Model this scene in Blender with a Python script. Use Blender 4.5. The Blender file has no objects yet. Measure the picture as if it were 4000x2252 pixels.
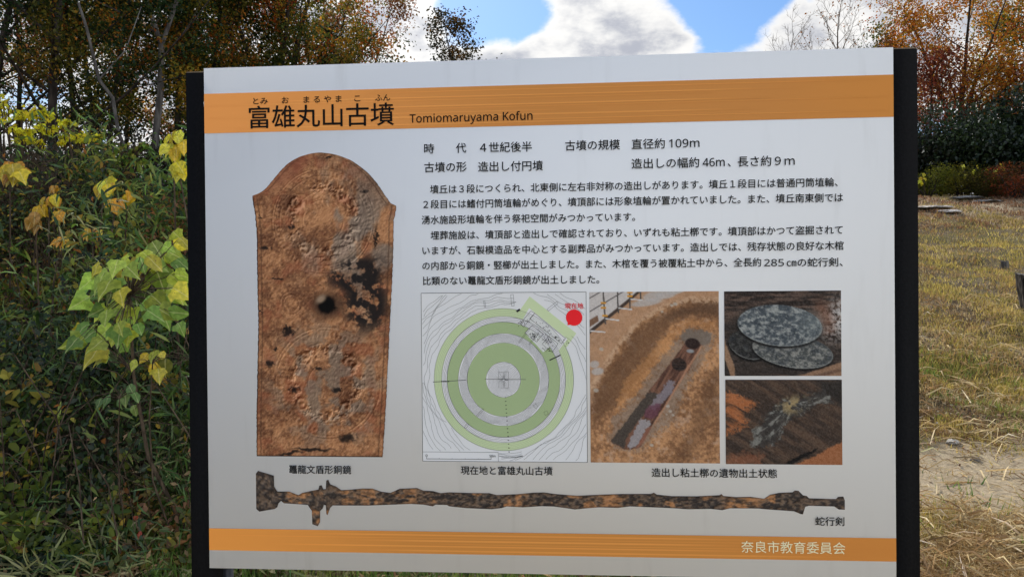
import bpy, math, random
import numpy as np
from mathutils import Matrix, Vector

SC = bpy.context.scene
COL = SC.collection
R = math.radians
rng = np.random.default_rng(11)

# ------------------------------------------------------------------ camera
CAM_Z = 1.45
cam_d = bpy.data.cameras.new('camera')
cam = bpy.data.objects.new('camera', cam_d)
COL.objects.link(cam)
cam_d.sensor_width = 36.0
cam_d.lens = 26.0
cam_d.clip_start = 0.05
cam_d.clip_end = 2000.0
_r = Vector((0.99995867, -5.46615e-05, -0.00909144))
_u = Vector((0.00909161, 0.00601206, 0.9999406))
_f = Vector((0.0, 0.99998193, -0.0060123))
cam.matrix_world = Matrix(((_r.x, _u.x, -_f.x, 0), (_r.y, _u.y, -_f.y, 0), (_r.z, _u.z, -_f.z, CAM_Z), (0, 0, 0, 1)))
SC.camera = cam

# ------------------------------------------------------------------ sky, sun, exposure
SUN_EL, SUN_AZ = R(40), R(-16)          # azimuth from +Y (view direction), negative to the left
sun_dir = Vector((math.sin(SUN_AZ) * math.cos(SUN_EL), math.cos(SUN_AZ) * math.cos(SUN_EL), math.sin(SUN_EL)))
sl = bpy.data.lights.new('sun', 'SUN')
sl.energy = 2.0
sl.angle = R(10)
sl.color = (1.0, 0.93, 0.82)
so = bpy.data.objects.new('sun', sl)
so.rotation_euler = (-sun_dir).to_track_quat('-Z', 'Y').to_euler()
so.location = (-20, 40, 40)
COL.objects.link(so)

world = bpy.data.worlds.new('World')
SC.world = world
world.use_nodes = True
nt = world.node_tree
for n in list(nt.nodes):
    nt.nodes.remove(n)
L = nt.links.new


def N(tree, t, **kw):
    n = tree.nodes.new(t)
    for k, v in kw.items():
        setattr(n, k, v)
    return n


def math_node(tree, op, a, b=None, c=None, clamp=False):
    n = tree.nodes.new('ShaderNodeMath')
    n.operation = op
    n.use_clamp = clamp
    for i, v in enumerate((a, b, c)):
        if v is None:
            continue
        if isinstance(v, (int, float)):
            n.inputs[i].default_value = v
        else:
            tree.links.new(v, n.inputs[i])
    return n.outputs[0]


def map_range(tree, v, a, b, c=0.0, d=1.0, smooth=True):
    n = tree.nodes.new('ShaderNodeMapRange')
    n.interpolation_type = 'SMOOTHSTEP' if smooth else 'LINEAR'
    tree.links.new(v, n.inputs[0])
    for i, x in enumerate((a, b, c, d)):
        n.inputs[i + 1].default_value = x
    return n.outputs[0]


def mixc(tree, f, a, b):
    n = tree.nodes.new('ShaderNodeMix')
    n.data_type = 'RGBA'
    if isinstance(f, (int, float)):
        n.inputs[0].default_value = f
    else:
        tree.links.new(f, n.inputs[0])
    for i, v in ((6, a), (7, b)):
        if isinstance(v, tuple):
            n.inputs[i].default_value = (*v[:3], 1)
        else:
            tree.links.new(v, n.inputs[i])
    return n.outputs[2]


out = N(nt, 'ShaderNodeOutputWorld')
bg = N(nt, 'ShaderNodeBackground')
L(bg.outputs[0], out.inputs[0])
sky = N(nt, 'ShaderNodeTexSky')
sky.sky_type = 'NISHITA'
sky.sun_disc = False
sky.sun_elevation = SUN_EL
sky.sun_rotation = SUN_AZ
sky.air_density = 1.2
sky.dust_density = 0.6
sky.ozone_density = 2.5
SKY_STRENGTH = 0.055
bg.inputs[1].default_value = SKY_STRENGTH
geo = N(nt, 'ShaderNodeTexCoord')
nrm = N(nt, 'ShaderNodeVectorMath', operation='NORMALIZE')
L(geo.outputs['Generated'], nrm.inputs[0])
sep = N(nt, 'ShaderNodeSeparateXYZ')
L(nrm.outputs[0], sep.inputs[0])
stretch = N(nt, 'ShaderNodeVectorMath', operation='MULTIPLY')
L(nrm.outputs[0], stretch.inputs[0])
stretch.inputs[1].default_value = (1.0, 1.0, 1.9)
cn = N(nt, 'ShaderNodeTexNoise')
L(stretch.outputs[0], cn.inputs['Vector'])
cn.inputs['Scale'].default_value = 4.2
cn.inputs['Detail'].default_value = 9.0
cn.inputs['Roughness'].default_value = 0.6
cn.inputs['Distortion'].default_value = 0.15
cn2 = N(nt, 'ShaderNodeTexNoise')
off = N(nt, 'ShaderNodeVectorMath', operation='ADD')
L(stretch.outputs[0], off.inputs[0])
off.inputs[1].default_value = (3.1, 1.7, 0.35)
L(off.outputs[0], cn2.inputs['Vector'])
cn2.inputs['Scale'].default_value = 13.0
cn2.inputs['Detail'].default_value = 9.0
cn2.inputs['Roughness'].default_value = 0.58


def blob(az, el, rad, amp):
    """a broad bank of cloud (amp > 0) or a break in it (amp < 0) round one direction of the sky"""
    v = Vector((math.sin(R(az)) * math.cos(R(el)), math.cos(R(az)) * math.cos(R(el)), math.sin(R(el))))
    d = N(nt, 'ShaderNodeVectorMath', operation='DOT_PRODUCT')
    L(nrm.outputs[0], d.inputs[0])
    d.inputs[1].default_value = v
    return map_range(nt, d.outputs['Value'], math.cos(R(rad)), 1.0, 0.0, amp)


total = math_node(nt, 'ADD', math_node(nt, 'MULTIPLY_ADD', cn.outputs['Fac'], 1.25, -0.125), math_node(nt, 'MULTIPLY_ADD', cn2.outputs['Fac'], 0.42, -0.21))
for b_ in [(-1.5, 21.5, 5.5, -0.36), (-1, 14.0, 6, 0.36), (4, 14.5, 5, 0.22), (8.0, 19, 7.5, 0.24), (16.5, 21, 4.8, -0.36), (16, 15.5, 3.5, -0.1), (26, 17, 8, 0.30), (-13, 19, 9, 0.36),
           (35, 21, 11, 0.3), (44, 13, 17, 0.3), (-32, 14, 24, 0.32), (-35, 45, 20, -0.1), (60, 40, 24, -0.12), (130, 35, 35, 0.08), (-120, 40, 40, -0.06)]:
    total = math_node(nt, 'ADD', total, blob(*b_))
cover = map_range(nt, total, 0.45, 0.645)
core = map_range(nt, total, 0.56, 0.90)
core = math_node(nt, 'MULTIPLY', core, map_range(nt, cn2.outputs['Fac'], 0.36, 0.62, 0.1, 1.0))
# towards the sun the thick cloud is seen from its shaded side, away from it from its lit side
sdc = N(nt, 'ShaderNodeVectorMath', operation='DOT_PRODUCT')
L(nrm.outputs[0], sdc.inputs[0])
sdc.inputs[1].default_value = sun_dir
thick = mixc(nt, map_range(nt, sdc.outputs['Value'], 0.75, -0.2), tuple(v / SKY_STRENGTH for v in (0.21, 0.22, 0.25)), tuple(v / SKY_STRENGTH for v in (0.95, 0.94, 0.92)))
edge = mixc(nt, map_range(nt, sdc.outputs['Value'], 0.75, 0.0), tuple(v / SKY_STRENGTH for v in (0.43, 0.425, 0.415)), tuple(v / SKY_STRENGTH for v in (1.0, 0.985, 0.96)))
cloud = mixc(nt, core, edge, thick)
# the sun behind the clouds brightens them round its direction
sd = N(nt, 'ShaderNodeVectorMath', operation='DOT_PRODUCT')
L(nrm.outputs[0], sd.inputs[0])
sd.inputs[1].default_value = sun_dir
glow = math_node(nt, 'POWER', math_node(nt, 'MAXIMUM', sd.outputs['Value'], 0.0), 28.0)
glowc = N(nt, 'ShaderNodeMix', data_type='RGBA', blend_type='MULTIPLY')
glowc.inputs[0].default_value = 1.0
L(cloud, glowc.inputs[6])
gc = N(nt, 'ShaderNodeCombineColor')
gv = math_node(nt, 'MULTIPLY_ADD', glow, 1.2, 0.98)
for i in range(3):
    L(gv, gc.inputs[i])
L(gc.outputs[0], glowc.inputs[7])
skyg = N(nt, 'ShaderNodeMix', data_type='RGBA', blend_type='MULTIPLY')
skyg.inputs[0].default_value = 1.0
L(sky.outputs[0], skyg.inputs[6])
skyg.inputs[7].default_value = (0.60, 0.78, 1.0, 1)
final = mixc(nt, cover, skyg.outputs[2], glowc.outputs[2])
L(final, bg.inputs[0])

vs = SC.view_settings
vs.view_transform = 'Standard'
vs.look = 'None'
vs.exposure = 1.27
vs.gamma = 1.0
vs.use_curve_mapping = False
SC.render.engine = 'CYCLES'
SC.cycles.max_bounces = 6
SC.cycles.transparent_max_bounces = 4


# ------------------------------------------------------------------ helpers
def srgb(r, g=None, b=None):
    if g is None:
        r, g, b = r
    o = []
    for c in (r, g, b):
        c = c / 255.0
        o.append(c / 12.92 if c <= 0.04045 else ((c + 0.055) / 1.055) ** 2.4)
    return tuple(o)


INK = 0.50   # how bright a white sheet stands on this board in the photograph, as a fraction of full white


def ink(r, g, b):
    """base colour of an ink that the shaded board shows as this sRGB value"""
    return tuple(min(0.9, c / INK) for c in srgb(r, g, b))


def ink_arr(a):
    a = np.clip(a, 0, 255) / 255.0
    lin = np.where(a <= 0.04045, a / 12.92, ((a + 0.055) / 1.055) ** 2.4)
    return np.clip(lin / INK, 0, 0.9)


def tag(o, label=None, cat=None, group=None, kind=None):
    if label:
        o['label'] = label
    if cat:
        o['category'] = cat
    if group:
        o['group'] = group
    if kind:
        o['kind'] = kind
    return o


def empty(name, loc, rz=0.0):
    o = bpy.data.objects.new(name, None)
    o.empty_display_size = 0.2
    o.location = loc
    o.rotation_euler = (0, 0, rz)
    COL.objects.link(o)
    return o


def link(name, me, mat=None, parent=None):
    o = bpy.data.objects.new(name, me)
    if mat is not None and not me.materials:
        me.materials.append(mat)
    COL.objects.link(o)
    if parent is not None:
        o.parent = parent
    return o


def mesh_np(name, V, F, colors=None, smooth=False):
    """V (n,3), F (m,3) or (m,4) int array or list of such arrays, colors (n,3) linear"""
    me = bpy.data.meshes.new(name)
    if not isinstance(F, list):
        F = [F]
    F = [f for f in F if len(f)]
    V = np.ascontiguousarray(V, dtype=np.float32)
    me.vertices.add(len(V))
    me.vertices.foreach_set('co', V.ravel())
    nl = sum(f.size for f in F)
    npoly = sum(len(f) for f in F)
    me.loops.add(nl)
    me.polygons.add(npoly)
    me.loops.foreach_set('vertex_index', np.concatenate([f.ravel() for f in F]).astype(np.int32))
    starts, s = [], 0
    for f in F:
        starts.append(s + np.arange(len(f)) * f.shape[1])
        s += f.size
    me.polygons.foreach_set('loop_start', np.concatenate(starts).astype(np.int32))
    if smooth:
        me.polygons.foreach_set('use_smooth', np.ones(npoly, dtype=bool))
    me.update(calc_edges=True)
    if colors is not None:
        a = me.color_attributes.new('col', 'FLOAT_COLOR', 'POINT')
        c = np.ones((len(V), 4), dtype=np.float32)
        c[:, :3] = colors
        a.data.foreach_set('color', c.ravel())
    return me


class Geo:
    """collects vertices, faces and colours"""
    def __init__(s):
        s.v, s.q, s.t, s.c, s.n = [], [], [], [], 0

    def add(s, V, quads=None, tris=None, col=(1, 1, 1)):
        V = np.asarray(V, dtype=float).reshape(-1, 3)
        if quads is not None and len(quads):
            s.q.append(np.asarray(quads, dtype=np.int64).reshape(-1, 4) + s.n)
        if tris is not None and len(tris):
            s.t.append(np.asarray(tris, dtype=np.int64).reshape(-1, 3) + s.n)
        s.v.append(V)
        c = np.asarray(col, dtype=float)
        s.c.append(np.broadcast_to(c, V.shape).copy())
        s.n += len(V)

    def mesh(s, name, smooth=False):
        F = []
        if s.q:
            F.append(np.concatenate(s.q))
        if s.t:
            F.append(np.concatenate(s.t))
        return mesh_np(name, np.concatenate(s.v), F, np.concatenate(s.c), smooth)

    def tube(s, pts, rad, k=5, col=(1, 1, 1), cap=True):
        pts = np.asarray(pts, float)
        n = len(pts)
        rad = np.broadcast_to(np.asarray(rad, float), (n,))
        T = np.gradient(pts, axis=0)
        T /= np.linalg.norm(T, axis=1, keepdims=True) + 1e-9
        ref = np.array([0.31, 0.17, 0.93]) if abs(T[:, 2]).mean() < 0.75 else np.array([0.95, 0.2, 0.1])
        A = np.cross(T, ref)
        A /= np.linalg.norm(A, axis=1, keepdims=True) + 1e-9
        B = np.cross(T, A)
        ang = np.arange(k) * 2 * np.pi / k
        V = pts[:, None] + rad[:, None, None] * (np.cos(ang)[None, :, None] * A[:, None] + np.sin(ang)[None, :, None] * B[:, None])
        i = np.arange(n - 1)[:, None] * k
        j = np.arange(k)[None]
        j2 = (j + 1) % k
        q = np.stack([i + j, i + j2, i + k + j2, i + k + j], -1).reshape(-1, 4)
        t = None
        V = V.reshape(-1, 3)
        if cap:
            e = (n - 1) * k
            t = [(e, e + a, e + a + 1) for a in range(1, k - 1)]
        s.add(V, q, t, col)

    def box(s, x0, x1, y0, y1, z0, z1, col=(1, 1, 1)):
        V = [(x, y, z) for x in (x0, x1) for y in (y0, y1) for z in (z0, z1)]
        s.add(V, [(0, 1, 3, 2), (4, 6, 7, 5), (0, 4, 5, 1), (2, 3, 7, 6), (0, 2, 6, 4), (1, 5, 7, 3)], None, col)


def norm(a):
    return a / (np.linalg.norm(a, axis=-1, keepdims=True) + 1e-9)


def leaves_np(g, P, D, Nn, Ln, Wd, C, fold=0.25, long=False):
    """leaf-shaped faces: P base points, D axis, Nn normal, Ln length, Wd width"""
    n = len(P)
    D = norm(D)
    S = norm(np.cross(D, Nn))
    Up = np.cross(S, D)
    Ln = np.broadcast_to(Ln, (n,))[:, None]
    Wd = np.broadcast_to(Wd, (n,))[:, None]
    if not long:
        mid = P + D * Ln * 0.42 + Up * Wd * fold
        tip = P + D * Ln - Up * Wd * fold * 1.2
        V = np.stack([P, mid - S * Wd * 0.5, tip, mid + S * Wd * 0.5], 1).reshape(-1, 3)
        b = np.arange(n)[:, None] * 4
        g.add(V, b + np.array([[0, 1, 2, 3]]), None, np.repeat(C, 4, 0))
    else:
        a = P + D * Ln * 0.3 + Up * Ln * 0.10
        c = P + D * Ln * 0.7 + Up * Ln * 0.06
        tip = P + D * Ln - Up * Ln * 0.12
        V = np.stack([P, a - S * Wd * .5, a + S * Wd * .5, c - S * Wd * .42, c + S * Wd * .42, tip], 1).reshape(-1, 3)
        b = np.arange(n)[:, None] * 6
        g.add(V, b + np.array([[1, 3, 4, 2]]), np.concatenate([b + np.array([[0, 1, 2]]), b + np.array([[3, 5, 4]])]), np.repeat(C, 6, 0))


# numpy value noise
_perm = np.random.default_rng(5).random((256, 256))


def vnoise(x, y):
    xi, yi = np.floor(x).astype(int), np.floor(y).astype(int)
    fx, fy = x - xi, y - yi
    fx, fy = fx * fx * (3 - 2 * fx), fy * fy * (3 - 2 * fy)
    a = _perm[xi & 255, yi & 255]
    b = _perm[(xi + 1) & 255, yi & 255]
    c = _perm[xi & 255, (yi + 1) & 255]
    d = _perm[(xi + 1) & 255, (yi + 1) & 255]
    return (a * (1 - fx) + b * fx) * (1 - fy) + (c * (1 - fx) + d * fx) * fy


def fbm(x, y, o=4, g=0.5):
    s, a, t = 0, 1.0, 0
    for i in range(o):
        s = s + a * vnoise(x + 17.3 * i, y + 9.1 * i)
        t += a
        a *= g
        x, y = x * 2.03, y * 2.03
    return s / t


def sstep(a, b, x):
    t = np.clip((x - a) / (b - a), 0, 1)
    return t * t * (3 - 2 * t)


# ------------------------------------------------------------------ materials
def mat_new(name):
    m = bpy.data.materials.new(name)
    m.use_nodes = True
    t = m.node_tree
    return m, t, t.nodes['Principled BSDF'], t.nodes['Material Output']


def mat_plain(name, col, rough=0.6, metal=0.0, bump=0.0, bscale=40.0, var=0.0, spec=0.5):
    m, t, p, o = mat_new(name)
    p.inputs['Base Color'].default_value = (*col, 1)
    p.inputs['Roughness'].default_value = rough
    p.inputs['Metallic'].default_value = metal
    p.inputs['Specular IOR Level'].default_value = spec
    if bump or var:
        tc = N(t, 'ShaderNodeTexCoord')
        nz = N(t, 'ShaderNodeTexNoise')
        t.links.new(tc.outputs['Object'], nz.inputs['Vector'])
        nz.inputs['Scale'].default_value = bscale
        nz.inputs['Detail'].default_value = 5
        if bump:
            b = N(t, 'ShaderNodeBump')
            b.inputs['Strength'].default_value = bump
            b.inputs['Distance'].default_value = 0.01
            t.links.new(nz.outputs[0], b.inputs['Height'])
            t.links.new(b.outputs[0], p.inputs['Normal'])
        if var:
            c = mixc(t, map_range(t, nz.outputs[0], 0.3, 0.7), tuple(x * (1 - var) for x in col), tuple(min(1, x * (1 + var)) for x in col))
            t.links.new(c, p.inputs['Base Color'])
    return m


def mat_attr(name, rough=0.5, spec=0.3, grain=0.0):
    m, t, p, o = mat_new(name)
    a = N(t, 'ShaderNodeAttribute', attribute_name='col')
    p.inputs['Roughness'].default_value = rough
    p.inputs['Specular IOR Level'].default_value = spec
    t.links.new(a.outputs['Color'], p.inputs['Base Color'])
    return m


def mat_leaf(name, transl=0.45, gloss=0.06, rough=0.45, object_color=False, vein=0.0):
    m, t, p, o = mat_new(name)
    t.nodes.remove(p)
    if object_color:
        a = N(t, 'ShaderNodeObjectInfo').outputs['Color']
        tc = N(t, 'ShaderNodeTexCoord')
        nz = N(t, 'ShaderNodeTexNoise')
        t.links.new(tc.outputs['Object'], nz.inputs['Vector'])
        nz.inputs['Scale'].default_value = 5.0
        nz.inputs['Detail'].default_value = 4
        mm = N(t, 'ShaderNodeMix', data_type='RGBA', blend_type='MULTIPLY')
        mm.inputs[0].default_value = 1.0
        t.links.new(a, mm.inputs[6])
        t.links.new(mixc(t, map_range(t, nz.outputs[0], 0.35, 0.7), (0.62, 0.66, 0.6), (1, 1, 1)), mm.inputs[7])
        a = mm.outputs[2]
        n3 = N(t, 'ShaderNodeTexNoise')
        n3.inputs['Scale'].default_value = 9.0
        n3.inputs['Detail'].default_value = 3
        oi = N(t, 'ShaderNodeObjectInfo')
        va = N(t, 'ShaderNodeVectorMath', operation='ADD')
        t.links.new(tc.outputs['Object'], va.inputs[0])
        t.links.new(oi.outputs['Location'], va.inputs[1])
        t.links.new(va.outputs[0], n3.inputs['Vector'])
        a = mixc(t, map_range(t, n3.outputs[0], 0.64, 0.72, 0.0, 0.8), a, (0.14, 0.07, 0.025))
        # the pale midrib
        sx_ = N(t, 'ShaderNodeSeparateXYZ')
        t.links.new(tc.outputs['Object'], sx_.inputs[0])
        rib = map_range(t, math_node(t, 'ABSOLUTE', sx_.outputs[1]), 0.0, 0.03, 0.45, 0.0)
        a = mixc(t, rib, a, (0.75, 0.72, 0.35))
    else:
        a = N(t, 'ShaderNodeAttribute', attribute_name='col').outputs['Color']
    d = N(t, 'ShaderNodeBsdfDiffuse')
    tr = N(t, 'ShaderNodeBsdfTranslucent')
    gl = N(t, 'ShaderNodeBsdfGlossy')
    gl.inputs['Roughness'].default_value = rough
    gl.inputs['Color'].default_value = (0.8, 0.85, 0.9, 1)
    t.links.new(a, d.inputs['Color'])
    t.links.new(a, tr.inputs['Color'])
    m1 = N(t, 'ShaderNodeMixShader')
    m1.inputs[0].default_value = transl
    t.links.new(d.outputs[0], m1.inputs[1])
    t.links.new(tr.outputs[0], m1.inputs[2])
    m2 = N(t, 'ShaderNodeMixShader')
    m2.inputs[0].default_value = gloss
    t.links.new(m1.outputs[0], m2.inputs[1])
    t.links.new(gl.outputs[0], m2.inputs[2])
    t.links.new(m2.outputs[0], o.inputs['Surface'])
    return m


M_LEAF = mat_leaf('leaf', 0.5, 0.012)
M_GLOSSLEAF = mat_leaf('shiny_leaf', 0.4, 0.035, 0.42)
M_BIGLEAF = mat_leaf('broad_leaf', 0.28, 0.03, 0.4, object_color=True)
M_GRASS = mat_leaf('grass_blade', 0.35, 0.03)
M_PRINT = mat_attr('printed_ink', 0.6, 0.12)
M_INKBLACK = mat_plain('black_ink', (0.006, 0.006, 0.006), 0.6, spec=0.08)
M_INKRED = mat_plain('red_ink', ink(165, 20, 28), 0.45, spec=0.3)
M_INKCREAM = mat_plain('cream_ink', ink(188, 172, 140), 0.45, spec=0.3)
M_BLACKMETAL = mat_plain('black_painted_metal', (0.004, 0.004, 0.0045), 0.6, bump=0.15, bscale=200, var=0.3, spec=0.08)
M_GREYMETAL = mat_plain('dark_grey_metal', (0.05, 0.052, 0.06), 0.4, metal=0.3)


def mat_bark(name, c1, c2, scale=14):
    m, t, p, o = mat_new(name)
    tc = N(t, 'ShaderNodeTexCoord')
    mp = N(t, 'ShaderNodeMapping')
    mp.inputs['Scale'].default_value = (scale, scale, scale * 0.22)
    t.links.new(tc.outputs['Object'], mp.inputs['Vector'])
    nz = N(t, 'ShaderNodeTexNoise')
    nz.inputs['Scale'].default_value = 1.0
    nz.inputs['Detail'].default_value = 6
    t.links.new(mp.outputs[0], nz.inputs['Vector'])
    t.links.new(mixc(t, map_range(t, nz.outputs[0], 0.35, 0.68), c1, c2), p.inputs['Base Color'])
    b = N(t, 'ShaderNodeBump')
    b.inputs['Strength'].default_value = 0.7
    b.inputs['Distance'].default_value = 0.02
    t.links.new(nz.outputs[0], b.inputs['Height'])
    t.links.new(b.outputs[0], p.inputs['Normal'])
    p.inputs['Roughness'].default_value = 0.9
    p.inputs['Specular IOR Level'].default_value = 0.15
    return m


M_BARK = mat_bark('dark_bark', (0.018, 0.014, 0.012), (0.06, 0.048, 0.04))
M_BARKGREY = mat_bark('grey_bark', (0.06, 0.055, 0.052), (0.15, 0.14, 0.13))
M_TWIG = mat_bark('twig_bark', (0.05, 0.036, 0.025), (0.15, 0.11, 0.075), 60)

# ------------------------------------------------------------------ terrain
LP = np.array([(0, 0), (3.3, 0), (4.2, .22), (5, .6), (6, 1.12), (7, 1.55), (9, 2.1), (12, 2.6), (16, 3.0), (30, 3.6), (80, 4.2), (400, 4.5)])
RP = np.array([(0, 0), (3.5, .0), (5.3, .15), (7.3, .5), (9, .92), (11.5, 1.5), (14, 2.15), (17, 2.95), (20, 3.65), (24, 4.2), (40, 4.7), (400, 4.8)])
_dd = np.linspace(0, 400, 8001)


def _smooth(P):
    z = np.interp(_dd, P[:, 0], P[:, 1])
    k = np.ones(21) / 21
    zz = np.convolve(np.pad(z, 10, mode='edge'), k, 'valid')
    return zz


_LZ, _RZ = _smooth(LP), _smooth(RP)


def terrain(x, y):
    x = np.asarray(x, float)
    y = np.asarray(y, float)
    d = np.clip(y, 0, 399)
    a = x / np.maximum(y, 3.0)
    w = 1 - sstep(-0.42, -0.16, a)
    z = np.interp(d, _dd, _LZ) * w + np.interp(d, _dd, _RZ) * (1 - w)
    amp = sstep(2.5, 8, y)
    z = z + (fbm(x * .35 + 40, y * .35 + 40, 3) - .5) * .35 * amp + (fbm(x * 2.1 + 7, y * 2.1 + 3, 3) - .5) * (.07 + .09 * amp) + (fbm(x * 6 + 7, y * 6 + 3, 2) - .5) * .03
    return z


gx = np.sinh(np.linspace(-4.6, 4.6, 261)) * 6.5
gy = np.concatenate([-np.sinh(np.linspace(4.4, 0.05, 36)) * 4, np.sinh(np.linspace(0, 4.5, 250)) * 8])
XX, YY = np.meshgrid(gx, gy)
ZZ = terrain(XX, YY)
nyy, nxx = XX.shape
ii = (np.arange(nyy - 1)[:, None] * nxx + np.arange(nxx - 1)[None]).ravel()
me = mesh_np('ground', np.stack([XX, YY, ZZ], -1).reshape(-1, 3), np.stack([ii, ii + 1, ii + nxx + 1, ii + nxx], -1), None, True)
m, t, p, o = mat_new('soil_and_thatch')
tc = N(t, 'ShaderNodeTexCoord')


def nz_(scale, det=6, rough=0.6):
    n = N(t, 'ShaderNodeTexNoise')
    n.inputs['Scale'].default_value = scale
    n.inputs['Detail'].default_value = det
    n.inputs['Roughness'].default_value = rough
    t.links.new(tc.outputs['Object'], n.inputs['Vector'])
    return n.outputs[0]


c = mixc(t, map_range(t, nz_(9), 0.35, 0.65), (0.14, 0.105, 0.065), (0.36, 0.28, 0.18))
c = mixc(t, map_range(t, nz_(60, 4), 0.42, 0.62), (0.05, 0.036, 0.02), c)
c = mixc(t, map_range(t, nz_(1.1, 5), 0.46, 0.6, 0.0, 0.5), c, (0.105, 0.10, 0.03))
pos = N(t, 'ShaderNodeSeparateXYZ')
t.links.new(tc.outputs['Object'], pos.inputs[0])
# the trodden bare strip and the bare earth at the top of the rise
yj = math_node(t, 'MULTIPLY_ADD', nz_(1.3, 4), 1.6, math_node(t, 'ADD', pos.outputs[1], -0.8))
s1 = math_node(t, 'MULTIPLY', map_range(t, yj, 4.15, 4.4), map_range(t, yj, 5.75, 5.3))
s2 = math_node(t, 'MULTIPLY', math_node(t, 'MULTIPLY', map_range(t, yj, 16.4, 17.6), map_range(t, yj, 21.5, 20)), map_range(t, nz_(2.2, 5), 0.38, 0.62, 0.1, 0.75))
s3 = map_range(t, yj, 3.2, 2.6)  # unseen pale ground round the viewer, added to bounce light onto the board
bare = mixc(t, map_range(t, nz_(22, 6), 0.3, 0.7), (0.37, 0.295, 0.195), (0.52, 0.43, 0.30))
c = mixc(t, math_node(t, 'MULTIPLY', math_node(t, 'MAXIMUM', math_node(t, 'MAXIMUM', s1, s2), s3), 0.9), c, bare)
# dark leaf mould under the thicket on the bank
ratio = math_node(t, 'DIVIDE', pos.outputs[0], math_node(t, 'MAXIMUM', pos.outputs[1], 3.0))
wood = map_range(t, math_node(t, 'MULTIPLY_ADD', nz_(1.7, 4), 0.2, ratio), -0.12, -0.26)
wood = math_node(t, 'MULTIPLY', wood, map_range(t, pos.outputs[1], 2.5, 3.4))
mould = mixc(t, map_range(t, nz_(30, 5), 0.35, 0.7), (0.022, 0.017, 0.011), (0.075, 0.055, 0.032))
c = mixc(t, wood, c, mould)
t.links.new(c, p.inputs['Base Color'])
p.inputs['Roughness'].default_value = 0.95
p.inputs['Specular IOR Level'].default_value = 0.1
b = N(t, 'ShaderNodeBump')
b.inputs['Strength'].default_value = 0.8
b.inputs['Distance'].default_value = 0.03
t.links.new(nz_(45, 8, 0.7), b.inputs['Height'])
t.links.new(b.outputs[0], p.inputs['Normal'])
tag(link('ground', me, m), kind='structure')


def at(col, row, y):
    """a point seen at this column and row of a 1024 x 576 view, y metres ahead"""
    x = (col - 512) / 740.0
    z = -(row - 288) / 740.0
    v = _r * x + _u * z + _f
    v = v * (y / v.y)
    return np.array([v.x, v.y, v.z + CAM_Z])


# ------------------------------------------------------------------ the information board
ZT = CAM_Z + 0.39266
sign = empty('information_board', (-0.55099 + 0.6 * 0.99751, 1.33331 - 0.6 * 0.07054, 0.0), math.atan2(-0.07054, 0.99751))
tag(sign, 'large white information board about the burial mound on black posts', 'sign')


def bd(x, y, lift=0.0):
    """board millimetres (right, down) to the sign's own frame; lift in mm towards the reader"""
    return (x / 1000.0 - 0.6, -lift / 1000.0, ZT - y / 1000.0)


g = Geo()
PT = 0.004
g.box(-0.6, 0.6, 0, PT, ZT - 0.9, ZT)
me = g.mesh('sign_panel')
m, t, p, o = mat_new('white_sheet')
tc = N(t, 'ShaderNodeTexCoord')
mp = N(t, 'ShaderNodeMapping')
mp.inputs['Scale'].default_value = (30, 30, 4)
t.links.new(tc.outputs['Object'], mp.inputs['Vector'])
n1 = N(t, 'ShaderNodeTexNoise')
t.links.new(mp.outputs[0], n1.inputs['Vector'])
n1.inputs['Scale'].default_value = 1.0
n1.inputs['Detail'].default_value = 6
n2 = N(t, 'ShaderNodeTexNoise')
t.links.new(tc.outputs['Object'], n2.inputs['Vector'])
n2.inputs['Scale'].default_value = 55
n2.inputs['Detail'].default_value = 2
streak = map_range(t, n1.outputs[0], 0.55, 0.85, 0.0, 0.3)
speck = map_range(t, n2.outputs[0], 0.80, 0.84, 0.0, 0.35)
c = mixc(t, math_node(t, 'MAXIMUM', streak, speck), (0.765, 0.785, 0.80), (0.45, 0.455, 0.44))
t.links.new(c, p.inputs['Base Color'])
p.inputs['Roughness'].default_value = 0.65
p.inputs['Specular IOR Level'].default_value = 0.15
panel = link('sign_panel', me, m, sign)

for k, (x0, x1, yt, lx0, lx1) in enumerate([(-36, 9, 6, -2, 20), (1193, 1241, 2, 1180, 1200)]):
    g = Geo()
    z0 = terrain(sign.location.x + x0 / 1000 - .6, 1.33) - 0.25
    a, b2 = bd(x0, yt), bd(x1, 0)
    g.box(a[0], b2[0], 0.0045, 0.034, z0, a[2])
    post = link('post', g.mesh('post'), M_BLACKMETAL, sign)
    g = Geo()
    g.box(a[0] + .001, b2[0] - .001, 0.0055, 0.033, a[2] + .0002, a[2] + 0.0022, (1, 1, 1))
    link('end_cap', g.mesh('end_cap'), mat_plain('tan_edge', (0.16, 0.12, 0.08), 0.6), post)
    g = Geo()
    a, b2 = bd(lx0, 5), bd(lx1, 0)
    r_ = (b2[0] - a[0]) / 2
    xm = (b2[0] + a[0]) / 2
    g.tube([(xm, 0.052, z0), (xm, 0.052, ZT - 0.05)], r_, 16)
    link('support_tube', g.mesh('support_tube', True), M_GREYMETAL, sign)
for yy in (60, 450, 840):
    g = Geo()
    g.box(-0.59, 0.59, 0.0045, 0.03, ZT - yy / 1000 - .02, ZT - yy / 1000 + .02)
    link('back_rail', g.mesh('back_rail'), M_GREYMETAL, sign)
# the small chip of white paint scraped on the left post
g = Geo()
g.add([bd(-3.5, 60, -4.3), bd(-1.5, 56, -4.3), bd(-0.4, 66, -4.3), bd(-1.0, 72, -4.3), bd(-2.6, 68, -4.3)], None, [(0, 1, 2), (0, 2, 3), (0, 3, 4)])
link('paint_chip', g.mesh('paint_chip'), mat_plain('bare_chip', (.6, .6, .58)), sign)


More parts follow.
